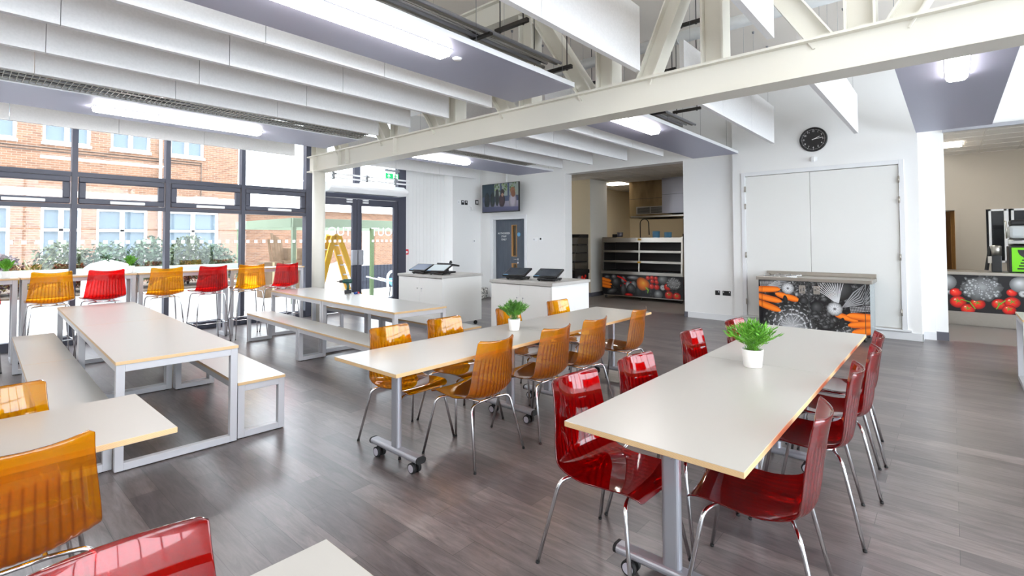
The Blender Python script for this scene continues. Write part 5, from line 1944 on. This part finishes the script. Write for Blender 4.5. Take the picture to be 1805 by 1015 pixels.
for k in range(60):
    a = 2 * PI * k / 60
    r0, r1, w_ = (0.166, 0.176, 0.0016) if k % 5 else (0.164, 0.178, 0.003)
    c_, s_ = math.cos(a), math.sin(a)
    m_.add([(-0.0262, r0 * c_ - w_ * s_, r0 * s_ + w_ * c_), (-0.0262, r1 * c_ - w_ * s_, r1 * s_ + w_ * c_), (-0.0262, r1 * c_ + w_ * s_, r1 * s_ - w_ * c_), (-0.0262, r0 * c_ + w_ * s_, r0 * s_ - w_ * c_)], [(0, 1, 2, 3)])
m_.build('dial_marks', M['lettering'], fo)
def hand(ang, ln, w_, x):
    m_ = MB()
    c_, s_ = math.cos(ang), math.sin(ang)
    m_.bar((x, 0.02 * c_, -0.02 * s_), (x, -ln * c_, ln * s_), 0.002, w_, up=(0, s_, c_))
    return m_.build('clock_hand', M['lettering'], t)
hand(R(90 - 66), 0.105, 0.010, -0.029)
hand(R(90 - 82), 0.145, 0.007, -0.0315)

m_ = MB()
m_.box(XW - 0.012, 1.70, 2.915, XW, 1.80, 2.985)
m_.bar((XW - 0.01, 1.75, 2.95), (XW - 0.055, 1.75, 2.965), 0.03, 0.03)
m_.bar((XW - 0.035, 1.75, 2.975), (XW - 0.095, 1.75, 2.90), 0.055, 0.05, up=(1, 0, 0))
tag(m_.build('motion_sensor', M['white'], bevel=0.006), 'small white motion sensor under the wall clock', 'sensor')

def plate(name, y, z, w, h, m, label, cat, parts=(), x=XK):
    b_ = MB(); b_.box(x - 0.012, y - w / 2, z - h / 2, x, y + w / 2, z + h / 2)
    o = b_.build(name, m, bevel=0.003)
    tag(o, label, cat)
    for (dy, dz, ww, hh, mm, nm) in parts:
        q = MB(); q.box(x - 0.015, y + dy - ww / 2, z + dz - hh / 2, x - 0.0125, y + dy + ww / 2, z + dz + hh / 2)
        q.build(nm, mm, o)
    return o
plate('power_socket', 3.44, 0.53, 0.09, 0.09, M['black'], 'single black power socket on the white pillar, kitchen side', 'socket', ((-0.025, 0.02, 0.014, 0.022, M['white'], 'rocker_switch'),))
plate('power_socket', 3.27, 0.53, 0.15, 0.09, M['black'], 'double black power socket on the white pillar, clock side', 'socket', ((-0.055, 0.02, 0.014, 0.022, M['white'], 'rocker_switch'), (0.055, 0.02, 0.014, 0.022, M['white'], 'rocker_switch')))
plate('light_switch', 7.98, 1.585, 0.14, 0.09, M['white'], 'white switch plate on the staff wall, staff door side of the pair', 'switch', ((0.03, 0, 0.02, 0.04, M['grey'], 'rocker_switch'),))
plate('light_switch', 7.80, 1.59, 0.11, 0.10, M['white'], 'white square plate with a dark key, pair member towards the kitchen', 'switch', ((0.0, 0.01, 0.05, 0.05, M['steel_dark'], 'key_insert'),))
def side_plate(name, x, z, w, h, m, label, cat, parts=()):
    b_ = MB(); b_.box(x - w / 2, 9.938, z - h / 2, x + w / 2, 9.95, z + h / 2)
    o = b_.build(name, m, bevel=0.003)
    tag(o, label, cat)
    for (dx, dz, ww, hh, mm, nm) in parts:
        q = MB(); q.box(x + dx - ww / 2, 9.935, z + dz - hh / 2, x + dx + ww / 2, 9.9375, z + dz + hh / 2)
        q.build(nm, mm, o)
side_plate('control_panel', 9.29, 2.595, 0.10, 0.12, M['black'], 'small black control panel on the side wall, first of the pair from the windows', 'control panel', ((0, 0.02, 0.05, 0.03, M['white'], 'display'),))
side_plate('control_panel', 9.42, 2.595, 0.10, 0.12, M['black'], 'small black control panel on the side wall, the one towards the television', 'control panel', ((0, 0.02, 0.05, 0.03, M['white'], 'display'),))
side_plate('wall_plate', 9.14, 2.60, 0.10, 0.12, M['white'], 'white blank plate beside the two black control panels', 'wall plate', ((0, 0, 0.02, 0.02, M['grey'], 'screw_cap'),))
side_plate('control_panel', 9.83, 2.63, 0.12, 0.13, M['black'], 'black framed panel with white centre in the corner beside the television', 'control panel', ((0, 0, 0.07, 0.075, M['white'], 'display'),))
m_ = MB()
m_.box(9.54, 9.93, 2.38, 9.62, 9.95, 2.52); m_.tube([(9.58, 9.95, 2.48), (9.58, 9.88, 2.46), (9.58, 9.865, 2.40)], 0.03, 10)
tag(m_.build('motion_sensor', M['white'], bevel=0.005), 'white motion sensor on the side wall below the black control panels', 'sensor')
side_plate('wall_plate', 9.72, 1.55, 0.09, 0.09, M['white'], 'white switch plate on the side wall beside the staff door frame', 'wall plate', ((0, 0, 0.03, 0.04, M['grey'], 'rocker_switch'),))
side_plate('power_socket', 9.60, 0.62, 0.14, 0.09, M['black'], 'black wall socket with a white plug above the bags on the floor', 'socket', ((0.03, -0.02, 0.05, 0.05, M['white'], 'plug'),))

m_ = MB(); m_.box(7.57, 10.22, 1.22, 7.70, 10.284, 1.35)
o = tag(m_.build('fire_call_point', M['red_box'], bevel=0.006), 'red fire alarm call point beside the entrance door frame', 'call point')
m_ = MB(); m_.box(7.60, 10.216, 1.25, 7.67, 10.2195, 1.31); m_.build('call_plate', M['white'], o)

# television on its bracket
t = thing('television', 'wall television showing people sitting together, above the slate grey staff door', 'television', (9.74, 8.96, 2.695), R(0))
m_ = MB(); m_.box(-0.03, -0.66, -0.385, 0.02, 0.66, 0.385); m_.build('casing', M['black'], t, bevel=0.006)
p = Print(lambda u, v, w: (-0.0305 - w, 0.645 - u, -0.36 + v), 0.73, 0, 1.29, (52, 62, 84))
def S(c):
    m_ = sum(c) / 3
    return lin(tuple(0.72 * (0.75 * q + 0.25 * m_) for q in c))
p.patch([(0, .40), (.45, .40), (.45, .73), (0, .73)], [S((40, 66, 84))] * 4, [(0, 1, 2, 3)])
for a, b in ((.45, .66), (.72, .92), (.98, 1.29)):
    p.patch([(a, .40), (b, .40), (b, .73), (a, .73)], [S((150, 168, 160))] * 4, [(0, 1, 2, 3)])
rnd = random.Random(77)
for k in range(40):
    g = rnd.choice(((110, 150, 80), (150, 180, 120), (90, 124, 70)))
    x = rnd.choice((rnd.uniform(.45, .66), rnd.uniform(.72, .92), rnd.uniform(.98, 1.2)))
    p.ell(x, rnd.uniform(.52, .73), .03, .025, rnd.uniform(0, 3), [S(g), S(g)], 0, 0, 7)
p.patch([(0, 0), (1.29, 0), (1.29, .26), (0, .26)], [S((84, 88, 130)), S((104, 104, 150)), S((168, 160, 186)), S((96, 104, 132))], [(0, 1, 2, 3)])
for (x, y, w_, h_, c_) in ((.18, .30, .10, .22, (36, 50, 58)), (.38, .30, .09, .20, (40, 58, 62)), (.55, .36, .07, .22, (34, 50, 54)), (.72, .28, .11, .18, (74, 52, 64)), (1.10, .26, .13, .24, (186, 178, 196))):
    p.ell(x, y, w_, h_, 0, [S(c_), S(c_), S(tuple(int(q * .7) for q in c_))], 0, 0.2)
for (x, y, r_, c_) in ((.55, .52, .06, (28, 40, 46)), (.74, .46, .055, (190, 140, 116)), (.74, .50, .07, (46, 26, 34)), (.39, .47, .045, (40, 56, 58)), (1.10, .52, .085, (168, 104, 66)), (1.12, .44, .075, (150, 90, 56))):
    p.ell(x, y, r_, r_ * 1.15, 0, [S(c_), S(c_)], 0, 0)
p.ell(.74, .43, .04, .05, 0, [S((196, 148, 124)), S((176, 126, 104))], 0, 0)
p.patch([(0, 0), (1.29, 0), (1.29, .10), (0, .14)], [S((66, 72, 110)), S((82, 84, 132)), S((96, 98, 150)), S((74, 84, 120))], [(0, 1, 2, 3)])
p.mb.build('screen_picture', M['screen'], t)
m_ = MB(); m_.box(0.02, -0.10, -0.12, 0.22, 0.10, 0.12); m_.build('wall_bracket', M['black'], t)
m_ = MB(); m_.box(0.205, -0.03, 0.36, 0.235, 0.03, 0.95); m_.build('cable_cover', M['white'], t)

# ---------------------------------------------------------------- over the entrance
t = thing('air_curtain', 'white door heater unit hanging over the glass entrance doors', 'air curtain', (6.27, 9.82, 2.63))
m_ = MB(); m_.prism([(-0.20, 0.10), (-0.20, 0.05), (-0.10, -0.02), (0.20, -0.02), (0.20, 0.20), (-0.02, 0.20)], 'x', -1.0, 0.98)
m_.build('casing', M['white'], t, bevel=0.012)
m_ = MB(); m_.box(-0.75, -0.06, -0.026, 0.75, 0.14, -0.021); m_.build('outlet_grille', M['grey'], t)
for x in (-0.95, -0.15, 0.60):
    m_ = MB(); m_.cyl((x, 0.05, 0.20), (x, 0.05, 1.1), 0.008, 8); m_.cyl((x, 0.05, 0.20), (x, 0.05, 0.24), 0.022, 10); m_.build('hanging_rod', M['white'], t)
t = thing('hanging_rails', 'pair of slim white horizontal rails hung above the entrance door heater', 'rails', (6.33, 9.72, 0))
for z in (2.90, 2.985):
    m_ = MB(); m_.box(-1.02, -0.02, z - 0.016, 1.0, 0.02, z + 0.016); m_.build('rail', M['white'], t)
for x in (-0.95, -0.15, 0.60):
    m_ = MB(); m_.box(x - 0.02, -0.03, 2.86, x + 0.02, 0.03, 3.02); m_.cyl((x + .03, -0.04, 2.98), (x + .03, -0.02, 2.98), 0.02, 10); m_.build('clamp', M['grey'], t)
t = thing('exit_sign', 'green hanging emergency exit sign with an upward arrow and a running figure', 'exit sign', (6.92, 9.82, 3.065))
m_ = MB(); m_.box(-0.18, -0.006, -0.075, 0.18, 0.006, 0.075); so = m_.build('sign_plate', M['green_sign'], t)
m_ = MB()
yy = -0.0075
def q2(pts):
    m_.add([(a, yy, b) for a, b in pts], [tuple(range(len(pts)))])
q2([(-0.105, -0.05), (-0.085, -0.05), (-0.085, 0.012), (-0.105, 0.012)])
q2([(-0.140, 0.005), (-0.125, -0.008), (-0.095, 0.028), (-0.065, -0.008), (-0.050, 0.005), (-0.095, 0.056)])
q2([(0.02, -0.068), (0.155, -0.068), (0.155, 0.068), (0.02, 0.068)])
m_.build('sign_symbol', M['lettering'], so)
m_ = MB(); yy = -0.009
def gq(pts):
    m_.add([(a, yy, b) for a, b in pts], [tuple(range(len(pts)))])
gq([(0.085 + 0.014 * math.cos(k * PI / 6), 0.044 + 0.014 * math.sin(k * PI / 6)) for k in range(12)])
gq([(0.075, 0.028), (0.10, 0.028), (0.098, -0.012), (0.072, -0.012)])
gq([(0.098, 0.026), (0.130, 0.008), (0.126, 0.0), (0.098, 0.012)])
gq([(0.076, 0.026), (0.046, 0.010), (0.050, 0.002), (0.076, 0.012)])
gq([(0.088, -0.012), (0.098, -0.012), (0.130, -0.044), (0.120, -0.052)])
gq([(0.072, -0.012), (0.084, -0.012), (0.062, -0.040), (0.034, -0.042), (0.036, -0.032), (0.056, -0.030)])
m_.build('running_figure', M['green_sign'], so)
m_ = MB(); m_.box(-0.19, -0.03, 0.115, 0.19, 0.03, 0.165); m_.build('lamp_housing', M['grey'], t)
for x in (-0.15, 0.15):
    m_ = MB(); m_.cyl((x, 0, 0.075), (x, 0, 0.115), 0.003, 6); m_.cyl((x, 0, 0.165), (x, 0, 1.6), 0.004, 6); m_.build('hanging_wire', M['grey'], t)
m_ = MB()
m_.cyl((4.95, 9.6, 3.05), (4.95, 9.6, ZC), 0.01, 8); m_.lathe([(0, 0), (0.05, 0.01), (0.055, 0.06), (0.03, 0.09), (0, 0.09)], 16, 0, (4.95, 9.6, 2.97))
tag(m_.build('security_camera', M['white']), 'small white dome camera hanging beside the truss end above the doors', 'camera')

# ---------------------------------------------------------------- loose things
t = thing('cordless_drill', 'dark green cordless drill standing on the loop-leg table by the entrance', 'drill', (4.17, 7.08, 0.75), R(-35))
m_ = MB(); m_.box(-0.045, -0.04, 0, 0.06, 0.04, 0.055); m_.build('battery', M['black'], t, bevel=0.008)
m_ = MB(); m_.tube([(0.0, 0, 0.05), (0.008, 0, 0.10), (0.0, 0, 0.165)], [0.022, 0.019, 0.024], 12); m_.build('grip', M['drill_green'], t)
m_ = MB(); m_.tube([(0.07, 0, 0.19), (0.05, 0, 0.19), (-0.05, 0, 0.19), (-0.075, 0, 0.188)], [0.02, 0.034, 0.034, 0.026], 16); m_.build('motor_body', M['drill_green'], t)
m_ = MB(); m_.tube([(-0.075, 0, 0.188), (-0.12, 0, 0.187), (-0.125, 0, 0.187), (-0.16, 0, 0.186)], [0.023, 0.018, 0.006, 0.004], 12); m_.build('chuck', M['black'], t)
t = thing('screwdriver', 'red and blue handled tool lying beside the drill', 'tool', (4.16, 6.86, 0.767), R(20))
m_ = MB(); m_.tube([(0, 0, 0), (0.05, 0, 0), (0.06, 0, 0)], [0.016, 0.017, 0.014], 10); m_.build('blue_grip', mat('blue_grip', (36, 74, 150), .4), t)
m_ = MB(); m_.tube([(0.06, 0, 0), (0.10, 0, 0)], [0.015, 0.013], 10); m_.build('red_cap', M['red_box'], t)
m_ = MB(); m_.cyl((-0.12, 0, 0), (0, 0, 0), 0.004, 8); m_.build('shaft', M['chrome'], t)
def sack(name, loc, sx, sy, sz, m, label, cat, seed, lump=0.10, boxy=False):
    v, f = [], []
    n, k = 18, 12
    rnd = random.Random(seed)
    ph = [rnd.uniform(0, 6) for _ in range(6)]
    for i in range(k + 1):
        t_ = i / k
        r_ = 0.86 + 0.14 * math.sin(PI * t_) if t_ < 0.8 else (0.86 + 0.14 * math.sin(PI * t_)) * math.sqrt(max(0.02, 1 - ((t_ - 0.8) / 0.2) ** 2)) * (1 - 0.25 * (t_ - 0.8))
        if boxy:
            z = sz * (t_ if t_ < 0.8 else 0.8 + (t_ - 0.8) * 0.5)
        else:
            z = sz * (0.02 + math.sin(t_ * PI / 2) * 0.98) if t_ else 0
        for j in range(n):
            a = 2 * PI * j / n
            w = 1 + lump * (math.sin(3 * a + ph[0] + 2 * t_) + 0.6 * math.sin(5 * a + ph[1] - 4 * t_))
            v.append((loc[0] + sx * r_ * w * math.cos(a), loc[1] + sy * r_ * w * math.sin(a), loc[2] + z * (1 + 0.05 * math.sin(2 * a + ph[2]))))
    for i in range(k):
        for j in range(n):
            j2 = (j + 1) % n
            f.append((i * n + j, i * n + j2, (i + 1) * n + j2, (i + 1) * n + j))
    f.append(tuple(reversed(range(n))))
    f.append(tuple(k * n + j for j in range(n)))
    b_ = MB(); b_.add(v, f, 0, True)
    return tag(b_.build(name, m), label, cat)
sack('patterned_bag', (9.66, 9.62, 0), 0.20, 0.16, 0.27, M['zebra'], 'black and white patterned bag on the floor beside the staff door', 'bag', 3)
sack('black_bag', (9.28, 9.62, 0), 0.18, 0.14, 0.22, M['black'], 'black bag on the floor by the side wall socket', 'bag', 5)
t = thing('laptop', 'silver laptop leaning upright on the wall behind the black bag', 'laptop', (9.47, 9.80, 0.0))
m_ = MB(); m_.bar((0, 0.0, 0.005), (0.02, 0.09, 0.45), 0.30, 0.022, up=(0, 1, 0)); m_.build('laptop_body', mat('grey_green_laptop', (150, 166, 168), 0.4), t)

# ---------------------------------------------------------------- courtyard beyond the glazing
mb = MB(); mb.box(-16, 10.34, -0.12, 34, 60, -0.02)
# paving joints
for k in range(40):
    y = 10.9 + k * 0.6
    mb.box(-16, y, -0.02, 34, y + 0.008, -0.0195)
struct('ground', mb, M['stone'])
t = thing('brick_building', 'pale brick building with white framed windows across the courtyard', 'building', (0, 22, 0))
bw = MB()
holes = []
def wall_with_windows(mb, x0, x1, z0, z1, y0, y1, wins):
    """brick face split around the window openings (wins in rows)"""
    zs = sorted({z0, z1} | {w[2] for w in wins} | {w[3] for w in wins})
    for za, zb in zip(zs[:-1], zs[1:]):
        row = sorted(w for w in wins if w[2] <= za and w[3] >= zb)
        x = x0
        for w in row:
            if w[0] > x:
                mb.box(x, y0, za, w[0], y1, zb)
            x = w[1]
        mb.box(x, y0, za, x1, y1, zb)
WIN = []
for a, b in ((-6.2, -4.3), (-3.0, -1.9), (-0.4, 1.45), (2.05, 3.25), (3.8, 4.95), (5.55, 6.7)):
    WIN.append((a, b, 4.82, 6.1))
for a, b in ((-6.2, -4.3), (-3.0, -1.9), (-0.6, 1.35), (2.05, 3.05), (3.45, 4.9), (5.5, 7.25)):
    WIN.append((a, b, 0.95, 2.70))
wall_with_windows(bw, -14, 7.95, -0.02, 8.2, 0, 0.35, WIN)
bw.box(7.6, 0.35, -0.02, 7.95, 7, 8.2)
bw.build('brick_wall', M['brick'], t)
for (a, b, c, d) in WIN:
    f = MB()
    w_ = 0.075
    f.box(a, 0.06, c, a + w_, 0.24, d); f.box(b - w_, 0.06, c, b, 0.24, d)
    f.box(a + w_, 0.06, c, b - w_, 0.24, c + w_); f.box(a + w_, 0.06, d - w_, b - w_, 0.24, d)
    f.box((a + b) / 2 - 0.06, 0.06, c + w_, (a + b) / 2 + 0.06, 0.24, d - w_)
    f.box(a + w_, 0.06, c + (d - c) * 0.55, b - w_, 0.22, c + (d - c) * 0.55 + 0.09)
    f.box(a - 0.03, -0.05, c - 0.09, b + 0.03, 0.1, c)
    fo = f.build('window_frame', M['render'], t)
    g = MB(); g.box(a + w_, 0.16, c + w_, b - w_, 0.17, d - w_); g.build('window_pane', M['pane'], fo)
m_ = MB(); m_.box(-14, -0.12, 3.05, 7.95, 0.0, 3.25); m_.build('band_course', M['render'], t)
m_ = MB()
for z in (4.62, 4.52, 3.9):
    m_.cyl((-14, -0.03, z), (6.6 if z > 4 else 6.9, -0.03, z), 0.012, 5)
m_.cyl((6.6, -0.03, 4.62), (6.6, -0.03, 3.3), 0.012, 5)
m_.build('wall_cable', M['steel_dark'], t)
m_ = MB(); m_.cyl((5.25, -0.08, 0), (5.25, -0.08, 8.0), 0.05, 10); m_.build('downpipe', M['render'], t)

t = thing('brick_annexe', 'low brick building with white fascia seen through the entrance doors', 'building', (12.5, 24.0, 0))
m_ = MB(); wall_with_windows(m_, -4.4, 10, -0.02, 3.05, 0, 0.3, [(2.5, 3.3, 0, 2.2), (-0.7, 1.0, 1.0, 2.5)]); m_.build('brick_wall', M['brick'], t)
m_ = MB(); m_.box(-4.5, -0.4, 3.05, 10, 3, 3.35); m_.build('fascia', M['render'], t)
m_ = MB(); m_.box(2.5, 0.1, 0, 3.3, 0.16, 2.2); m_.build('door', M['render'], t)
m_ = MB(); m_.box(-0.7, 0.1, 1.0, 1.0, 0.16, 2.5); m_.build('window_pane', mat('grey_blue_pane', (120, 150, 176), 0.1), t)
m_ = MB(); m_.prism([(1.6, 3.35), (4.4, 3.9), (4.4, 3.35)], 'y', 0.5, 4); m_.build('roof', M['render'], t)

t = thing('planter', 'raised planting bed with a pale timber rail outside the glazing', 'planter', (1.0, 12.6, 0))
m_ = MB(); m_.box(-9, 0.0, 0.93, 3.7, 0.05, 1.05); m_.build('top_rail', mat('grey_green_rail', (190, 202, 192), 0.7), t)
m_ = MB(); m_.box(-9, -0.45, -0.02, 3.7, -0.30, 0.55); m_.build('kerb_wall', M['render'], t)
m_ = MB(); m_.box(-9, -0.30, -0.02, 3.7, 2.4, 0.58); m_.build('soil_bed', M['soil'], t)

def bush(name, label, x, y, z, sx, sy, sz, m, n, seed, leaf=0.07, group='shrubs in the courtyard bed', blade=False):
    t_ = thing(name, label, 'shrub', (x, y, z), 0, group)
    rnd = random.Random(seed)
    f_ = MB()
    for k in range(n):
        a, b_, r_ = rnd.uniform(0, 2 * PI), rnd.uniform(-0.35, 1), rnd.random() ** 0.35
        ph = math.sqrt(max(0, 1 - b_ * b_))
        w = 1 + 0.22 * math.sin(3 * a + seed) + 0.12 * math.sin(7 * a + 2 * seed)
        c = Vector((sx * r_ * ph * math.cos(a) * w, sy * r_ * ph * math.sin(a) * w, sz * (0.32 + 0.66 * r_ * b_)))
        d = Vector((rnd.uniform(-1, 1), rnd.uniform(-1, 1), rnd.uniform(-0.6, 1))).normalized()
        e = d.cross(Vector((rnd.uniform(-1, 1), rnd.uniform(-1, 1), rnd.uniform(-1, 1)))).normalized()
        l = leaf * rnd.uniform(0.6, 1.3)
        f_.add([c - d * l * .5, c + e * l * 0.28, c + d * l * .5, c - e * l * 0.28], [(0, 1, 2, 3)])
    f_.build('foliage', m, t_)
    s_ = MB()
    for k in range(5):
        a = rnd.uniform(0, 2 * PI)
        s_.tube([(0, 0, 0), (sx * 0.2 * math.cos(a), sy * 0.2 * math.sin(a), sz * 0.35), (sx * 0.5 * math.cos(a), sy * 0.5 * math.sin(a), sz * 0.72)], [0.014, 0.010, 0.004], 5)
    s_.build('stem', M['soil'], t_)
SH = [(-1.2, 13.2, .75, .5, .98, 'hedge_a', 'grey green shrub in the courtyard bed off by the left picture edge'),
      (-0.3, 13.1, .6, .5, .86, 'hedge_c', 'plum leaved shrub outside, past the red stool cut off by the picture edge'),
      (0.62, 13.2, .5, .45, .84, 'hedge_c', 'plum leaved shrub behind the pale spiky blades in the courtyard bed'),
      (1.55, 13.25, .48, .45, 1.08, 'hedge_b', 'olive green shrub behind the second mullion in the courtyard bed'),
      (2.30, 13.3, .55, .45, 1.05, 'hedge_a', 'grey green shrub behind the white sack in the courtyard bed'),
      (3.05, 13.3, .52, .45, 1.16, 'hedge_a', 'tall grey green shrub over the small bar plant in the courtyard bed'),
      (3.75, 13.3, .52, .45, 1.2, 'hedge_b', 'tall olive green shrub in the courtyard bed at the third mullion'),
      (4.35, 13.4, .42, .45, 1.0, 'hedge_a', 'grey green shrub at the end of the courtyard bed')]
for k, (x, y, sx, sy, sz, m, lb) in enumerate(SH):
    bush('shrub', lb, x, y, 0.55, sx, sy, sz, M[m], 2200, k + 3, 0.085)
for k, (x, m, lb) in enumerate(((0.95, 'hedge_d', 'patch of yellow flowers below the spiky blades in the courtyard bed'), (1.9, 'autumn', 'rust coloured low plant beside the white sack'),
                               (3.55, 'autumn', 'rust coloured low plant beside the small bar plant'), (0.2, 'leaf_dark', 'bright green low plant by the left picture edge in the bed'))):
    bush('low_plant', lb, x, 12.85, 0.62, 0.32, 0.16, 0.42, M[m], 420, 30 + k, 0.06)
t = thing('spiky_plant', 'pale long bladed spiky plant in the courtyard bed behind the orange bar stool', 'shrub', (1.10, 12.95, 0.6))
f_ = MB(); rnd = random.Random(2)
for k in range(26):
    a, tl = rnd.uniform(0, 2 * PI), rnd.uniform(0.1, 0.75)
    d = Vector((math.cos(a) * tl, math.sin(a) * tl, 1)).normalized()
    L_ = rnd.uniform(0.5, 0.95)
    s_ = Vector((-math.sin(a), math.cos(a), 0)) * 0.022
    p0, p1, p2 = Vector((0, 0, 0)), d * L_ * 0.6, d * L_ + Vector((math.cos(a), math.sin(a), -0.6)) * 0.12 * L_
    f_.add([p0 - s_ * .6, p0 + s_ * .6, p1 + s_, p1 - s_, p2], [(0, 1, 2, 3), (3, 2, 4)])
f_.build('foliage', M['straw'], t)
b_ = sack('bulk_sack', (1.93, 11.2, -0.02), 0.38, 0.36, 1.34, M['bag'], 'big white woven sack standing outside behind the red bar stool', 'sack', 8, 0.05, True)
b_ = sack('bulk_sack', (6.88, 12.2, -0.02), 0.52, 0.44, 1.10, M['bag'], 'big white woven sack standing outside the entrance door behind the yellow ladder', 'sack', 11, 0.05, True)

t = thing('pergola', 'pale sage green timber pergola frame outside the entrance doors', 'pergola', (5.85, 12.5, 0))
m_ = MB(); m_.box(-0.04, -0.05, 1.92, 6.5, 0.05, 2.15); m_.build('front_beam', M['pergola'], t)
m_ = MB(); m_.box(-0.05, 0.05, 1.92, 0.05, 3.6, 2.15); m_.build('side_beam', M['pergola'], t)
m_ = MB(); m_.box(-0.04, 3.6, 1.92, 6.5, 3.7, 2.15); m_.build('back_beam', M['pergola'], t)
for x, y in ((0, 0), (2.27, 0), (4.6, 0), (0, 3.55), (3.9, 3.65), (6.4, 3.65)):
    m_ = MB(); m_.box(x - 0.045, y - 0.045, -0.02, x + 0.045, y + 0.045, 1.92)
    m_.build('post', M['pergola'] if y == 0 and x == 0 else M['green_post'], t)
t = thing('step_ladder', 'yellow folding step ladder standing outside the entrance doors', 'ladder', (0, 0, 0))
def ladder_side(xt, xb, y0, y1, rungs):
    for y in (y0, y1):
        m_ = MB(); m_.bar((xt, 11.45 + (y - 11.45) * 0.6, 1.70), (xb, y, -0.02), 0.05, 0.13, up=(1, 0, 0)); m_.build('stile', M['yellow'], t)
    for k in range(rungs):
        q = (k + 1) / (rungs + 1)
        ya, yb = y0 + (11.45 - y0) * 0.4 * q, y1 + (11.45 - y1) * 0.4 * q
        x = xb + (xt - xb) * q
        m_ = MB(); m_.box(x - 0.04, ya, 1.72 * q - 0.035, x + 0.04, yb, 1.72 * q - 0.01); m_.build('tread', M['silver'], t)
ladder_side(6.40, 7.02, 11.20, 11.70, 6)
ladder_side(6.30, 5.80, 11.25, 11.65, 4)
m_ = MB(); m_.box(6.24, 11.28, 1.69, 6.48, 11.62, 1.73); m_.build('top_cap', M['yellow'], t)

CARD = [((6.15, 14.6, -0.02), (0.5, 0.5, 1.00), 'cardboard box at the bottom of the stack under the pergola'),
        ((6.75, 14.7, -0.02), (0.55, 0.5, 1.02), 'wide cardboard box beside the bottom box under the pergola'),
        ((7.40, 14.6, -0.02), (0.6, 0.5, 1.10), 'cardboard box behind the ladder under the pergola'),
        ((6.85, 14.7, 1.00), (0.45, 0.4, 0.36), 'cardboard box on top of the wide box under the pergola'),
        ((7.45, 14.6, 1.08), (0.5, 0.4, 0.28), 'flat cardboard box on top behind the ladder')]
for (p, s_, lb) in CARD:
    m_ = MB(); m_.box(p[0] - s_[0] / 2, p[1] - s_[1] / 2, p[2], p[0] + s_[0] / 2, p[1] + s_[1] / 2, p[2] + s_[2])
    o = tag(m_.build('cardboard_box', M['card'], bevel=0.006), lb, 'box', 'cardboard boxes under the pergola')
    q = MB(); q.box(p[0] - 0.03, p[1] - s_[1] / 2 - 0.002, p[2] + 0.02, p[0] + 0.03, p[1] - s_[1] / 2 - 0.0005, p[2] + s_[2] - 0.01); q.build('packing_tape', M['straw'], o)
for k in range(5):
    x = 6.20 + k * 0.085
    m_ = MB(); m_.bar((x, 14.62, 0.98), (x + 0.015, 14.85, 1.62 + 0.06 * ((k * 3) % 4)), 0.075, 0.012, up=(0, 1, 0))
    tag(m_.build('cardboard_sheet', M['card']), 'folded cardboard sheet standing on the lowest box under the pergola', 'cardboard', 'cardboard sheets under the pergola')

t = thing('panel_fence', 'dark blue grey slatted fence behind the pergola post outside the doors', 'fence', (8.4, 14.0, 0))
m_ = MB()
for k in range(26):
    m_.box(k * 0.13, 0, 0.03, k * 0.13 + 0.115, 0.03, 0.78)
m_.build('slat_panel', M['fence'], t)
for x in (0, 1.65, 3.3):
    m_ = MB(); m_.box(x - 0.04, 0.03, -0.02, x + 0.04, 0.10, 0.86); m_.build('post', M['fence'], t)
m_ = MB()
m_.tube([(7.52, 10.85, -0.02), (7.52, 10.85, 0.62)] + [(7.52 + 0.16 * (1 - math.cos(a * PI / 10)), 10.85, 0.62 + 0.16 * math.sin(a * PI / 10)) for a in range(1, 6)] + [(8.6, 10.85, 0.78)], 0.032, 10)
tag(m_.build('hand_rail', M['white']), 'white curved metal handrail just outside the entrance doors', 'handrail')
t = thing('wheelbarrow', 'blue wheelbarrow with bare metal handles outside the entrance doors', 'wheelbarrow', (8.6, 11.6, 0))
m_ = MB()
v = [(-.45, -.3, .5), (.45, -.35, .55), (.45, .35, .55), (-.45, .3, .5), (-.25, -.18, .25), (.25, -.2, .25), (.25, .2, .25), (-.25, .18, .25)]
m_.add(v, [(0, 4, 5, 1), (1, 5, 6, 2), (2, 6, 7, 3), (3, 7, 4, 0), (4, 7, 6, 5)])
m_.build('tray', M['blue'], t)
for s_ in (-1, 1):
    m_ = MB(); m_.tube([(.5, s_ * .06, .2), (.1, s_ * .2, .24), (-.5, s_ * .26, .45), (-1.05, s_ * .28, .60)], 0.018, 8); m_.build('handle', M['chrome'], t)
    m_ = MB(); m_.tube([(-.3, s_ * .22, .36), (-.35, s_ * .24, -.0), (-.25, s_ * .24, -.0), (-.1, s_ * .2, .26)], 0.014, 8); m_.build('leg', M['steel_dark'], t)
m_ = MB(); m_.tube([(.62, -.05, .17), (.62, .05, .17)], 0.185, 20); m_.build('wheel', M['rubber'], t)
